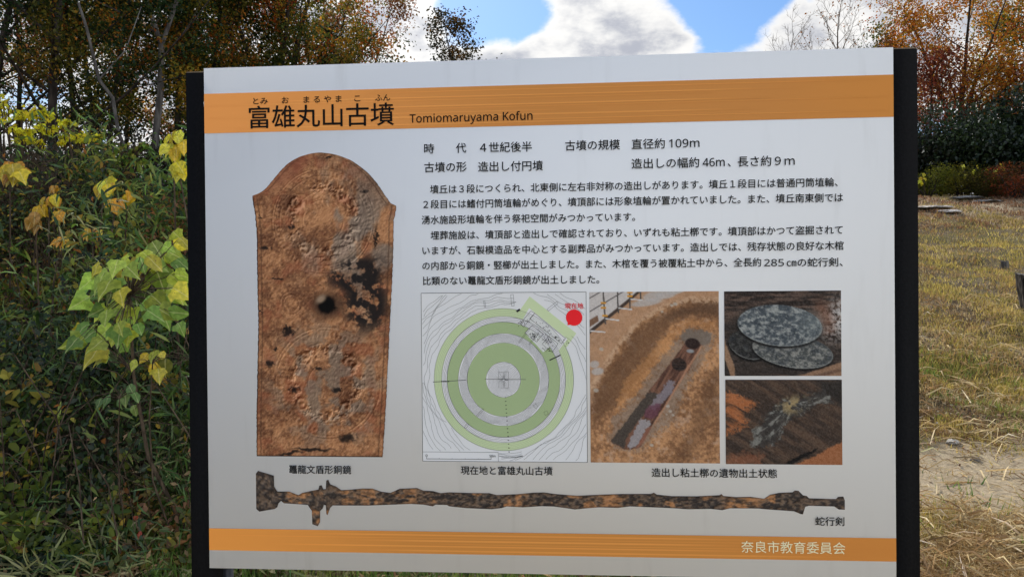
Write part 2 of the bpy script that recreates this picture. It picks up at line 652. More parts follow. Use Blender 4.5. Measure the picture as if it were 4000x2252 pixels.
def grid_sheet(name, nx, ny, fx, fy, colf, lift, parent=panel):
    """a flat printed sheet: fx, fy give board mm for (s,t) grids; colf gives observed sRGB 0..255"""
    s, tt = np.meshgrid(np.linspace(0, 1, nx), np.linspace(0, 1, ny))
    X, Y = fx(s, tt), fy(s, tt)
    C = ink_arr(colf(s, tt, X, Y))
    V = np.stack([X / 1000 - .6, np.full_like(X, -lift / 1000), ZT - Y / 1000], -1).reshape(-1, 3)
    i = (np.arange(ny - 1)[:, None] * nx + np.arange(nx - 1)[None]).ravel()
    me = mesh_np(name, V, np.stack([i, i + nx, i + nx + 1, i + 1], -1), C.reshape(-1, 3))
    return link(name, me, M_PRINT, parent)


def rgb(*c):
    return np.array(c, float)


def mixa(img, col, mask):
    return img * (1 - mask[..., None]) + np.asarray(col, float) * mask[..., None]


# orange bands with their fine lighter lines
def band(name, y0, y1, lines, left, mid, right, xm):
    def col(s, tt, X, Y):
        c = np.empty(s.shape + (3,))
        k1 = sstep(0, xm, s)[..., None]
        k2 = sstep(xm + .25, 1, s)[..., None]
        c = rgb(*left) * (1 - k1) + rgb(*mid) * k1
        c = c * (1 - k2) + rgb(*right) * k2
        return c
    bnd = grid_sheet(name, 60, 2, lambda s, t_: s * 1200, lambda s, t_: y0 + (y1 - y0) * t_, col, 0.3)
    for (f, w, x0, x1, e) in lines:
        def colL(s, tt, X, Y):
            base = col(X / 1200, tt, X, Y)
            a = (sstep(x0, x0 + 160, X) * (1 - sstep(x1 - 200, x1, X)))[..., None] * e
            return base + rgb(17, 14, 8) * a
        yc = y0 + (y1 - y0) * f
        grid_sheet('pinstripe', 60, 2, lambda s, t_: x0 + s * (x1 - x0), lambda s, t_: yc + w * (t_ - .5), colL, 0.6, bnd)
    return bnd


band('title_band', 46, 117, [(.10, 1.2, 300, 1180, .8), (.24, 2.2, 100, 1050, .8), (.31, 1.4, 0, 900, .5), (.46, 2.6, 250, 1000, .8), (.52, 1.2, 300, 1190, .6), (.62, 1.6, 0, 700, .6), (.72, 2.8, 200, 980, .8), (.84, 1.4, 500, 1190, .8), (.90, 2.2, 60, 800, .7)],
     (178, 118, 62), (152, 102, 52), (156, 103, 48), .55)
band('footer_band', 828, 867.5, [(.16, 2.6, 150, 1000, .8), (.30, 1.2, 0, 1150, .5), (.42, 3.0, 250, 980, .9), (.56, 1.2, 350, 1190, .6), (.66, 2.6, 100, 1000, .8), (.86, 3.0, 260, 1150, .8)],
     (176, 115, 52), (154, 102, 48), (156, 101, 46), .4)


try:      # the sans-serif that ships with Blender itself; the built-in face if it is not there
    import os
    LATIN = bpy.data.fonts.load(os.path.join(bpy.utils.system_resource('DATAFILES'), 'fonts', 'NotoSansMath-Regular.woff2'))
except Exception:
    LATIN = None


def text(name, body, x0, x1, yc, em, mat=M_INKBLACK, bold=0.14, lift=1.0, parent=panel, latin=False, cond=None, label=None):
    cu = bpy.data.curves.new(name, 'FONT')
    cu.body = body
    cu.size = 1.0
    if latin and LATIN is not None:
        cu.font = LATIN
    cu.resolution_u = 2
    to = bpy.data.objects.new(name, cu)
    COL.objects.link(to)
    dg = bpy.context.evaluated_depsgraph_get()
    me = bpy.data.meshes.new_from_object(to.evaluated_get(dg))
    COL.objects.unlink(to)
    bpy.data.objects.remove(to)
    n = len(me.vertices)
    co = np.empty(n * 3, np.float32)
    me.vertices.foreach_get('co', co)
    co = co.reshape(-1, 3)
    mn, mx = co[:, 0].min(), co[:, 0].max()
    X = x0 + (co[:, 0] - mn) * (x1 - x0) / (mx - mn)
    # Latin lines give their capital height, Japanese ones their em
    Y = yc - (co[:, 1] * em / co[:, 1].max() if latin else (co[:, 1] - 0.38) * em)
    # the printed strokes are heavier than the outline font: the same glyphs again, a hair to each side
    me.calc_loop_triangles()
    T = np.empty(len(me.loop_triangles) * 3, np.int32)
    me.loop_triangles.foreach_get('vertices', T)
    T = T.reshape(-1, 3)
    VV, TT = [], []
    for k, (ox, oy) in enumerate(((0, 0), (1, 0), (-1, 0), (0, 1), (0, -1)) if bold else ((0, 0),)):
        VV.append(np.stack([(X + ox * bold) / 1000 - .6, np.full(n, -(lift + k * .04) / 1000), ZT - (Y + oy * bold) / 1000], -1))
        TT.append(T + k * n)
    bpy.data.meshes.remove(me)
    me = mesh_np(name, np.concatenate(VV), np.concatenate(TT))
    ob = link(name, me, mat, parent)
    return ob


text('title_lettering', '富雄丸山古墳', 83, 346, 90.5, 43.0, bold=.32)
for s_, a_, b_ in (('とみ', 90.9, 117.7), ('お', 143.7, 156.2), ('ま る や ま', 183.2, 252.2), ('こ', 275.4, 286), ('ふん', 312.7, 339.6)):
    text('reading_aid_lettering', s_, a_, b_, 61.5, 13.6, bold=.12)
text('title_lettering', 'Tomiomaruyama Kofun', 374.3, 590.9, 107.0, 15.4, latin=True)
TH = 0.16
for s_, a_, b_, y_ in (('時', 399.6, 417.3, 153.2), ('代', 456.0, 474.0, 153.3), ('４世紀後半', 498.5, 589.2, 153.5), ('、', 924.5, 929.5, 187), ('古墳の規模', 647.5, 741.6, 153.4), ('直径約', 761.9, 818.5, 153.4),
                       ('造出しの幅約', 761.6, 876.5, 187), ('長さ約９ｍ', 941.5, 1036.5, 187), ('古墳の形', 399.6, 474.3, 186.2), ('造出し付円墳', 495, 608.3, 186.9)):
    text('fact_lettering', s_, a_, b_, y_, 19.0, bold=TH)
text('fact_lettering', '109m', 825.8, 877.2, 160.6, 14.2, latin=True)
text('fact_lettering', '46m', 882.5, 919.5, 194.3, 14.2, latin=True)
for s_, a_, b_, y_ in (('墳丘は３段につくられ、北東側に左右非対称の造出しがあります。墳丘１段目には普通円筒埴輪、', 409.4, 1107.4, 225.0),
                       ('２段目には鰭付円筒埴輪がめぐり、墳頂部には形象埴輪が置かれていました。また、墳丘南東側では', 397.1, 1116.0, 251.2),
                       ('湧水施設形埴輪を伴う祭祀空間がみつかっています。', 393.9, 766.7, 278.5),
                       ('埋葬施設は、墳頂部と造出しで確認されており、いずれも粘土槨です。墳頂部はかつて盗掘されて', 409.6, 1115.1, 305.9),
                       ('いますが、石製模造品を中心とする副葬品がみつかっています。造出しでは、残存状態の良好な木棺', 394.7, 1116.4, 332.5),
                       ('の内部から銅鏡・竪櫛が出土しました。また、木棺を覆う被覆粘土中から、全長約', 394.4, 979.5, 359.2),
                       ('㎝の蛇行剣、', 1022.0, 1114.8, 360.4),
                       ('比類のない鼉龍文盾形銅鏡が出土しました。', 395.1, 704.3, 385.8)):
    text('body_lettering', s_, a_, b_, y_, 16.2, bold=TH)
text('body_lettering', '285', 984.5, 1017.5, 366.2, 11.9, latin=True)
for s_, a_, b_, y_, e_ in (('鼉龍文盾形銅鏡', 149.3, 262.2, 720.2, 16.2), ('現在地と富雄丸山古墳', 459.1, 620.4, 719.2, 16.2), ('造出し粘土槨の遺物出土状態', 791.7, 1003.5, 720.2, 16.4),
                           ('蛇行剣', 1066.8, 1114.7, 800.6, 16.2)):
    text('caption_lettering', s_, a_, b_, y_, e_, bold=.16)
text('issuer_lettering', '奈良市教育委員会', 942.6, 1115.9, 846.0, 21.8, M_INKCREAM, bold=.1)

# ---- the plan of the mound
MX0, MX1, MY0, MY1 = 391.5, 681.3, 407.4, 703.6
g = Geo()
g.add([bd(MX0, MY0, .25), bd(MX1, MY0, .25), bd(MX1, MY1, .25), bd(MX0, MY1, .25)], [(0, 3, 2, 1)], None, ink(166, 168, 170))
plan = link('mound_plan', g.mesh('mound_plan'), M_PRINT, panel)
CXm, CYm = 535.8, 559.8


def annulus(r0, r1, col, lift, cx=CXm, cy=CYm, sy=1.015, a0=0, a1=360, name='plan_ring'):
    n = 120
    a = np.radians(np.linspace(a0, a1, n))
    g = Geo()
    V = [bd(cx + r * math.cos(q), cy + r * sy * math.sin(q), lift) for q in a for r in (r0, r1)]
    i = np.arange(n - 1) * 2
    g.add(V, np.stack([i, i + 1, i + 3, i + 2], -1), None, col)
    return link(name, g.mesh(name), M_PRINT, plan)


def polyp(pts, col, lift, name):
    g = Geo()
    V = [bd(x, y, lift) for x, y in pts]
    me = bpy.data.meshes.new(name)
    me.from_pydata(V, [], [tuple(range(len(V)))])
    a = me.color_attributes.new('col', 'FLOAT_COLOR', 'POINT')
    for d in a.data:
        d.color = (*col, 1)
    return link(name, me, M_PRINT, plan)


GL, GD = ink(150, 163, 130), ink(128, 144, 108)
WH = ink(168, 169, 171)
annulus(108.8, 122.6, GL, .40, CXm + .2, CYm)
polyp([(564.5, 440.5), (583.1, 414.5), (663.8, 479.3), (640, 513), (632, 545), (560, 500)], GL, .41, 'plan_platform')
annulus(99, 109.0, WH, .42)
polyp([(566.5, 462), (582.1, 434.8), (648.3, 489.3), (631, 512), (618, 520), (600, 520), (560, 480)], WH, .44, 'plan_terrace')
annulus(79.6, 99.3, GD, .46)
polyp([(574, 478), (585, 467), (622, 495), (616, 504), (606, 512)], WH, .48, 'plan_terrace')
annulus(63.4, 79.8, WH, .47)
annulus(30.6, 63.6, GD, .50)
annulus(0.1, 30.6, WH, .51)


class Lines:
    def __init__(s):
        s.g = Geo()

    def line(s, pts, w, col, lift=.7, closed=False):
        p_ = np.asarray(pts, float)
        if closed:
            p_ = np.vstack([p_, p_[:1]])
        T = norm(np.gradient(p_, axis=0))
        Nn = np.stack([-T[:, 1], T[:, 0]], -1) * w / 2
        A, B = p_ + Nn, p_ - Nn
        V = []
        for a, b_ in zip(A, B):
            V += [bd(a[0], a[1], lift), bd(b_[0], b_[1], lift)]
        i = np.arange(len(p_) - 1) * 2
        s.g.add(V, np.stack([i, i + 1, i + 3, i + 2], -1), None, col)

    def done(s, name, parent):
        return link(name, s.g.mesh(name), M_PRINT, parent)


DK, MD, FA = ink(30, 30, 32), ink(70, 72, 72), ink(104, 118, 90)
ln = Lines()
fr = [(MX0, MY0), (MX1, MY0), (MX1, MY1), (MX0, MY1)]
for a, b_ in zip(fr, fr[1:] + fr[:1]):
    ln.line([a, b_], .7, DK)
th = np.linspace(0, 2 * np.pi, 181)
for r_ in (122.6, 109, 99.2, 79.7, 63.5, 30.6):
    a0 = th
    ln.line(np.stack([CXm + r_ * np.cos(a0), CYm + r_ * 1.015 * np.sin(a0)], -1), .45, MD)
rs = list(np.linspace(3, 29, 12)) + list(np.linspace(65, 78.5, 9)) + list(np.linspace(100.5, 108, 4))
for i_, r_ in enumerate(rs):
    wob = (fbm(np.cos(th) * 2.6 + 20, np.sin(th) * 2.6 + 20 + i_ * .05, 3) - .5)
    rr = r_ + wob * (9 if r_ < 30 else 7) + (fbm(np.cos(th) * 9 + 50, np.sin(th) * 9 + i_ * .2 + 50, 2) - .5) * 2.2
    lo, hi = (0, 30) if r_ < 30 else ((64, 79.4) if r_ < 90 else (99.6, 108.6))
    rr = np.clip(rr, lo, hi)
    ln.line(np.stack([CXm + rr * np.cos(th), CYm + rr * 1.015 * np.sin(th)], -1), .42, MD)
for i_, r_ in enumerate(list(np.linspace(33, 61, 16)) + list(np.linspace(81, 98, 9)) + list(np.linspace(110.5, 121, 5))):
    rr = r_ + (fbm(np.cos(th) * 3 + 9, np.sin(th) * 3 + 9 + i_ * .03, 3) - .5) * 3
    ln.line(np.stack([CXm + rr * np.cos(th), CYm + rr * 1.015 * np.sin(th)], -1), .3, FA)
# the outer contours wander off towards the corners of the plan
for i_ in range(24):
    r_ = 125.5 + (i_ * 1.3 if i_ < 8 else 8 + (i_ - 8) * 5.6)
    rr = r_ + (fbm(np.cos(th) * 1.7 + 31, np.sin(th) * 1.7 + 31 + i_ * .16, 4) - .45) * (12 + i_ * 3.2) + (fbm(np.cos(th) * 9 + 3, np.sin(th) * 9 + i_, 2) - .5) * 3
    px, py = CXm + rr * np.cos(th), CYm + rr * 1.015 * np.sin(th)
    ok = (px > MX0 + 1) & (px < MX1 - 1) & (py > MY0 + 1) & (py < MY1 - 1) & (rr > 124)
    ok &= ~((px < 526.5) & (py > 686))
    if i_ < 8:
        ok &= fbm(np.cos(th) * 1.4 + 3, np.sin(th) * 1.4 + 8, 2) > .55
    ok &= ~((px > 560) & (px < 668) & (py < 482) & (py > MY0 + 4) & ((px - 583) * .8 + 409 < py + 4))
    seg = []
    for q in range(len(th)):
        if ok[q]:
            seg.append((px[q], py[q]))
        if (not ok[q] or q == len(th) - 1):
            if len(seg) > 4:
                ln.line(seg, .42, MD)
            seg = []
for x_, y_, w_, h_, a_ in ((531.5, 553, 8, 13, 3), (541, 553, 7.5, 14, 3), (531.8, 568, 8, 12, 3), (541.3, 568, 7, 14, 3), (504, 427, 2.2, 11, -6), (553, 421, 4.6, 20, -4), (623, 432, 4, 22, 52), (448, 568, 0.1, .1, 0),
                           (470, 641, 3.4, 9.5, 35), (494, 618, 2.6, 18, 42), (592, 606, 5.5, 7, -32), (610, 618, 6, 6, -28), (573, 483, 2, 30, 38), (590, 488, 2, 26, 38)):
    ca, sa = math.cos(R(a_)), math.sin(R(a_))
    q = [(x_ + dx * w_ / 2 * ca - dy * h_ / 2 * sa, y_ + dx * w_ / 2 * sa + dy * h_ / 2 * ca) for dx, dy in ((-1, -1), (1, -1), (1, 1), (-1, 1))]
    for a, b_ in zip(q, q[1:] + q[:1]):
        ln.line([a, b_], .4, DK)
ln.line([(411, 564), (470, 560.5)], 1.1, MD)
ln.line([(503, 559), (575, 559.5)], .9, MD)
for k in range(5):
    ln.line([(426 + k * 3, 563), (428 + k * 3, 562.8)], 2.2, DK)
ln.line([(617, 526), (636, 517)], 2.0, DK)
ln.line([(560, 441), (566, 437)], 3.6, DK)
# trench plan at the platform
for q in ([(566, 462), (585, 440), (592, 444), (572, 468)], [(592, 444), (645, 488), (638, 497), (583, 453)], [(574, 478), (587, 465), (606, 480), (595, 494)], [(604, 498), (616, 484), (632, 497), (622, 512)]):
    for a, b_ in zip(q, q[1:] + q[:1]):
        ln.line([a, b_], .6, DK)
rr_ = np.random.default_rng(3)
for cx_, cy_, w_, h_, nn in ((571, 460, 7, 6, 22), (590, 484, 9, 5, 40), (612, 488, 10, 7, 46), (628, 486, 10, 3, 20), (611, 506, 7, 5, 18), (646, 495, 6, 5, 10), (606, 470, 22, 9, 26)):
    for k in range(nn):
        u, v = rr_.normal(0, .5, 2)
        x_, y_ = cx_ + u * w_ * .8 - v * h_ * .6, cy_ + u * w_ * .65 + v * h_ * .8
        d_ = rr_.uniform(.6, 1.7)
        ln.line([(x_, y_), (x_ + d_, y_ + d_ * .7)], rr_.uniform(.5, 1.5), DK)
for k in range(15):
    ln.line([(538 + k * .4, 591 + k * 6.8), (540.4 + k * .4, 591 + k * 6.8)], 1.3, DK)
for a, b_, w_ in (((MX0, 687.2), (525.6, 687.2), .5), ((525.6, 687.2), (525.6, MY1), .5), ((398.5, 699.5), (513, 699.5), .8), ((398.5, 696), (398.5, 699.8), .6), ((513, 696), (513, 699.8), .6),
                 ((421, 698), (421, 699.5), .5), ((444, 698), (444, 699.5), .5), ((467, 698), (467, 699.5), .5), ((490, 698), (490, 699.5), .5)):
    ln.line([a, b_], w_, DK)
ln.done('plan_linework', plan)
annulus(.05, 14.2, ink(178, 28, 34), .9, 660.3, 451.8, 1.0, name='marker_dot')
polyp([(648.5, 465.2), (649.8, 457), (657, 463.5)], ink(178, 28, 34), .92, 'marker_pointer')
text('marker_lettering', '現在地', 644.5, 676.2, 431.6, 10.8, M_INKRED, parent=plan, bold=.15)
text('scale_lettering', '0', 396.8, 400.2, 695.6, 4.0, parent=plan, latin=True, bold=.05)
text('scale_lettering', '50m', 510.1, 520.9, 695.6, 4.0, parent=plan, latin=True, bold=.05)


# ---- painted-print toolkit: coordinates are those of a picture laid over the sheet
def pmask(X, Y, poly, soft=4.0, jag=0.0, js=.05):
    if jag:
        X = X + (fbm(X * js + 3, Y * js + 8, 3) - .5) * jag
        Y = Y + (fbm(X * js + 33, Y * js + 28, 3) - .5) * jag
    P_ = np.asarray(poly, float)
    inside = np.zeros(X.shape, bool)
    d2 = np.full(X.shape, 1e18)
    for (ax, ay), (bx, by) in zip(P_, np.roll(P_, -1, 0)):
        cond = ((ay > Y) != (by > Y))
        with np.errstate(divide='ignore', invalid='ignore'):
            xi = (bx - ax) * (Y - ay) / (by - ay + 1e-12) + ax
        inside ^= cond & (X < xi)
        vx, vy = bx - ax, by - ay
        h = np.clip(((X - ax) * vx + (Y - ay) * vy) / (vx * vx + vy * vy + 1e-9), 0, 1)
        d2 = np.minimum(d2, (X - ax - h * vx) ** 2 + (Y - ay - h * vy) ** 2)
    d = np.sqrt(d2) * np.where(inside, 1, -1)
    return sstep(-soft, soft, d)


def emask(X, Y, cx, cy, rx, ry, ang=0, soft=.06):
    c_, s_ = math.cos(R(ang)), math.sin(R(ang))
    u = ((X - cx) * c_ + (Y - cy) * s_) / rx
    v = (-(X - cx) * s_ + (Y - cy) * c_) / ry
    return 1 - sstep(1 - soft, 1 + soft, np.sqrt(u * u + v * v))


def emboss(h, dx=1):
    gx_ = np.gradient(h, axis=1)
    gy_ = np.gradient(h, axis=0)
    return -(gx_ + gy_)


# shield-shaped bronze mirror
SH = np.array([(86.9, 230.3), (106.0, 224.5), (125.2, 203.6), (144.4, 180.2), (169.7, 163.7), (194.9, 156.9), (215.8, 155.8), (240.7, 159.4), (269.7, 171.1), (294.3, 189.2), (314.8, 212.1), (331.0, 236.9), (339.1, 248.4),
               (348.9, 252.7), (348.0, 261.6), (343.8, 277.8), (343.0, 314.3), (339.8, 383.4), (334.8, 464.7), (327.4, 586.9), (319.7, 697.1)])
SHL = np.array([(215.8, 155.8), (194.9, 156.9), (169.7, 163.7), (144.4, 180.2), (125.2, 203.6), (106.0, 224.5), (86.9, 230.3), (92.0, 264.6), (94.6, 297.6), (94.9, 380.0), (95.6, 462.4), (93.0, 544.9), (90.4, 627.5), (89.6, 697.5)])
SHR = SH[6:]


def chaikin(P_, n=3):
    for _ in range(n):
        a, b_ = P_[:-1], P_[1:]
        P_ = np.vstack([P_[:1], np.stack([a * .75 + b_ * .25, a * .25 + b_ * .75], 1).reshape(-1, 2), P_[-1:]])
    return P_


SHL = np.vstack([chaikin(np.vstack([[(212.0, 155.6)], SHL[1:7]])), SHL[7:]])
SHR = np.vstack([chaikin(np.vstack([[(212.0, 155.6)], SHR[1:7]])), SHR[7:]])
rows_y = np.concatenate([155.8 + (np.linspace(0, 1, 40) ** 2) * 30, np.linspace(187.2, 697.3, 400)])
lx = np.interp(rows_y, SHL[:, 1], SHL[:, 0])
rx_ = np.interp(rows_y, SHR[:, 1], SHR[:, 0])
jr = (fbm(rows_y * .35, rows_y * 0 + 3, 3) - .5)
lx = lx + jr * 1.6
rx_ = rx_ + (fbm(rows_y * .3 + 50, rows_y * 0 + 3, 3) - .5) * 1.8
NYs = len(rows_y)


def shield_col(s, tt, X, Y):
    sx = (X - 87) / .4165 + 95
    sy = (Y - 156) / .4095 + 48
    base = fbm(sx * .012, sy * .012, 5, .6)
    fine = fbm(sx * .09 + 5, sy * .09, 4, .65)
    c = mixa(np.broadcast_to(rgb(112, 73, 50), s.shape + (3,)).copy(), rgb(172, 118, 76), sstep(.32, .66, base * .6 + fine * .4))
    c = mixa(c, rgb(150, 88, 58), sstep(.5, .75, fbm(sx * .02 + 70, sy * .02, 4)) * .7)
    c = mixa(c, rgb(118, 108, 98), sstep(.42, .62, fbm(sx * .012 + 12, sy * .008 + 31, 4)) * .75 * emask(sx, sy, 560, 420, 230, 300, -30, .7))
    c = mixa(c, rgb(120, 106, 92), sstep(.45, .62, fbm(sx * .02 + 2, sy * .02 + 71, 4)) * .7 * emask(sx, sy, 420, 1060, 240, 260, 0, .5))
    h = fine * 1.4 + fbm(sx * .3, sy * .3, 3) * .5
    for cx_, cy_, radii in ((405, 345, (222, 212, 190, 125, 88)), (412, 1050, (235, 222, 170, 150, 80)), (262, 700, (48, 34)), (580, 710, (40, 26))):
        r_ = np.hypot(sx - cx_, (sy - cy_) * .97)
        for q in radii:
            h = h + .55 * np.exp(-((r_ - q) / 2.2) ** 2) * sstep(.3, .5, fbm(sx * .03 + q, sy * .03, 2))
        if radii[0] > 100:
            ang = np.arctan2(sy - cy_, sx - cx_)
            zone = np.exp(-((r_ - 140) / 26) ** 2)
            h = h + zone * 2.6 * sstep(.48, .62, fbm(sx * .045 + 9, sy * .045 + 4, 3, .6))
            h = h + .5 * np.exp(-((r_ - 203) / 9) ** 2) * (np.sin(ang * 70) > 0)
            for a_ in (35, 125, 215, 305) if cy_ < 600 else (50, 140, 230, 320):
                bx, by = cx_ + 140 * math.cos(R(a_)), cy_ + 140 * math.sin(R(a_))
                rb = np.hypot(sx - bx, sy - by)
                h = h + 1.6 * np.exp(-((rb - 24) / 7) ** 2) + 1.8 * np.exp(-(rb / 9) ** 2)
    e = emboss(h)
    e = np.clip(e / (np.std(e) * 3), -1, 1)
    c = c + (e * 44)[..., None] * rgb(1, .9, .75)
    dark = rgb(34, 32, 33)
    patch = emask(sx, sy, 540, 570, 120, 62, -18, .4) + emask(sx, sy, 590, 700, 95, 125, 0, .4)
    patch = np.clip(patch, 0, 1) * sstep(.38, .52, fbm(sx * .03 + 4, sy * .03 + 44, 4, .6))
    c = mixa(c, dark + 8, patch * .92)
    for bx, by, ax, ay in ((265, 372, 16, 18), (632, 425, 9, 62), (150, 455, 22, 14), (250, 825, 30, 26), (162, 970, 22, 14), (195, 900, 9, 12), (205, 592, 30, 8), (430, 70, 18, 6), (130, 740, 8, 14), (500, 1290, 44, 24), (270, 1080, 26, 20),
                           (455, 1075, 26, 12), (590, 210, 22, 10), (345, 1345, 110, 8), (250, 1358, 70, 7), (130, 330, 8, 10), (380, 985, 18, 10), (240, 805, 12, 16)):
        c = mixa(c, dark, emask(sx + (fine - .5) * 50, sy + (base - .5) * 50, bx, by, ax * .72, ay * .72, 0, .5) * .8)
    c = mixa(c, rgb(70, 52, 42), emask(sx, sy, 418, 712, 66, 58, 0, .5) * .8)
    c = mixa(c, rgb(22, 20, 20), emask(sx + (fine - .5) * 22, sy + (fine - .5) * 22, 417, 710, 37, 36, 0, .3))
    c = mixa(c, rgb(150, 125, 100), emask(sx, sy, 393, 684, 24, 15, -35, .6) * .9)
    # rim line and dark outer edge
    ed = np.minimum(s * (rx_ - lx)[:, None], (1 - s) * (rx_ - lx)[:, None])
    c = mixa(c, rgb(80, 56, 42), np.exp(-((ed - 8) / 1.1) ** 2) * .6)
    c = mixa(c, rgb(22, 18, 17), (1 - sstep(.5, 2.2, s * (rx_ - lx)[:, None])) * (Y > 232) * .9)
    c = mixa(c, rgb(50, 34, 26), (1 - sstep(.2, 1.4, ed)) * .7)
    c = mixa(c, rgb(40, 30, 24), sstep(694.6, 697, Y) * .8)
    c = mixa(c, rgb(120, 60, 50), emask(sx, sy, 260, 120, 110, 40, -42, .6) * .35)
    c = (c - 105) * 1.15 + 90
    c = c * .62 + c.mean(-1, keepdims=True) * .28
    return c


grid_sheet('bronze_mirror_print', 210, NYs, lambda s, t_: lx[:, None] * (1 - s) + rx_[:, None] * s, lambda s, t_: np.broadcast_to(rows_y[:, None], s.shape), shield_col, .4)

# the wavy sword
STOP = np.array([(88.0, 728.5), (92.1, 723.5), (121.1, 731.9), (121.3, 751.4), (127.2, 760.3), (148.9, 760.1), (165.9, 766.3), (172.8, 762.2), (189.8, 758.3), (202.4, 756.0), (204.0, 749.3), (208.1, 748.0), (211.4, 755.3), (216.0, 754.6), (216.8, 739.7),
                 (220.7, 738.5), (224.0, 746.3), (234.1, 750.0), (244.2, 756.6), (257.7, 755.7), (282.5, 753.3), (300.5, 753.2), (316.1, 758.4), (332.9, 760.5), (349.7, 752.9), (380.9, 751.4), (392.0, 755.8), (409.7, 756.5), (423.0, 760.0),
                 (438.5, 758.3), (476.0, 759.2), (508.9, 759.0), (522.0, 762.2), (557.0, 760.4), (585.4, 757.4), (604.9, 756.7), (626.6, 759.4), (661.6, 761.9), (705.5, 759.5), (738.9, 758.0), (790.1, 757.2), (795.2, 755.1), (800.3, 758.4),
                 (825.7, 760.8), (868.9, 760.5), (906.7, 758.2), (910.0, 755.9), (913.0, 759.5), (934.4, 761.1), (959.5, 760.5), (982.0, 763.4), (992.0, 756.4), (1007.0, 753.0), (1029.4, 751.8), (1033.1, 748.8), (1039.3, 749.2), (1046.7, 756.8),
                 (1052.9, 757.8), (1056.6, 761.9), (1101.1, 762.6), (1104.8, 759.0), (1113.5, 758.2), (1115.9, 764.5)])
SBOT = np.array([(88.0, 792), (93.6, 796.8), (122.3, 791.6), (126.9, 788.2), (129.2, 781.5), (133.9, 777.0), (139.5, 781.4), (162.3, 782.4), (182.8, 783.8), (190.0, 794.4), (190.6, 818), (200.5, 821.5), (204.7, 814.3), (205.2, 794.3), (209.9, 789.8),
                 (212.3, 783.1), (215.6, 784.2), (216.6, 799.8), (218.8, 801.3), (223.5, 788.6), (228.1, 784.1), (291.2, 783.6), (369.5, 779.7), (391.7, 780.7), (408.3, 783.4), (413.9, 780.5), (433.8, 780.8), (438.2, 783.2), (469.1, 786.0),
                 (513.0, 787.2), (530.6, 785.1), (539.4, 782.2), (567.7, 783.3), (600.4, 780.9), (622.1, 781.2), (640.6, 783.4), (658.8, 785.9), (679.5, 783.6), (700.1, 781.7), (733.6, 782.2), (754.1, 779.4), (825.6, 781.5), (853.5, 783.1),
                 (891.4, 782.0), (911.6, 783.9), (924.2, 780.7), (971.9, 780.4), (991.8, 782.0), (1031.7, 784.3), (1042.8, 789.0), (1046.5, 789.5), (1050.3, 776.5), (1056.5, 774.6), (1098.6, 775.3), (1105.9, 780.4), (1115.8, 780.6)])
sxs = np.unique(np.concatenate([np.linspace(88, 1115.9, 700), STOP[:, 0], SBOT[:, 0]]))
yt_ = np.interp(sxs, STOP[:, 0], STOP[:, 1])
yb_ = np.interp(sxs, SBOT[:, 0], SBOT[:, 1])


def sword_col(s, tt, X, Y):
    base = fbm(X * .035, Y * .05 + 9, 4, .55)
    fine = fbm(X * .16, Y * .3, 4, .55)
    c = mixa(np.broadcast_to(rgb(38, 34, 32), s.shape + (3,)).copy(), rgb(82, 68, 56), sstep(.35, .7, fine))
    rust = sstep(.56, .68, base)
    for cx_, w_ in ((150, 12), (255, 16), (300, 30), (360, 30), (560, 16), (722, 26), (960, 22), (925, 10)):
        rust = np.maximum(rust, np.exp(-((X - cx_) / w_) ** 2) * sstep(.3, .55, fbm(X * .08 + 5, Y * .12 + 55, 3)))
    rust = .8 * rust * (X > 128) * (X < 1000)
    c = mixa(c, rgb(142, 98, 62), rust * (.55 + .45 * sstep(.3, .6, fine)))
    e = emboss(fine * 1.2 + base)
    c = c + (np.clip(e / (np.std(e) * 3), -1, 1) * 20)[..., None]
    edge = np.minimum(tt, 1 - tt)
    c = mixa(c, rgb(34, 28, 26), (1 - sstep(0, .12, edge)) * .5)
    return c


grid_sheet('sword_print', len(sxs), 22, lambda s, t_: np.broadcast_to(sxs[None], s.shape), lambda s, t_: yt_[None] * (1 - t_) + yb_[None] * t_, sword_col, .4)


# the three excavation photographs, painted in the coordinates of a 2143 x 1450 overlay
def photo_sheet(name, box, pbox, nx, ny, colf):
    (x0, x1, y0, y1), (a0, a1, b0, b1) = box, pbox

    def cf(s, tt, X, Y):
        c = colf(a0 + (a1 - a0) * s, b0 + (b1 - b0) * tt)
        return c * .70 + c.mean(-1, keepdims=True) * .15
    return grid_sheet(name, nx, ny, lambda s, t_: x0 + (x1 - x0) * s, lambda s, t_: y0 + (y1 - y0) * t_, cf, .4)


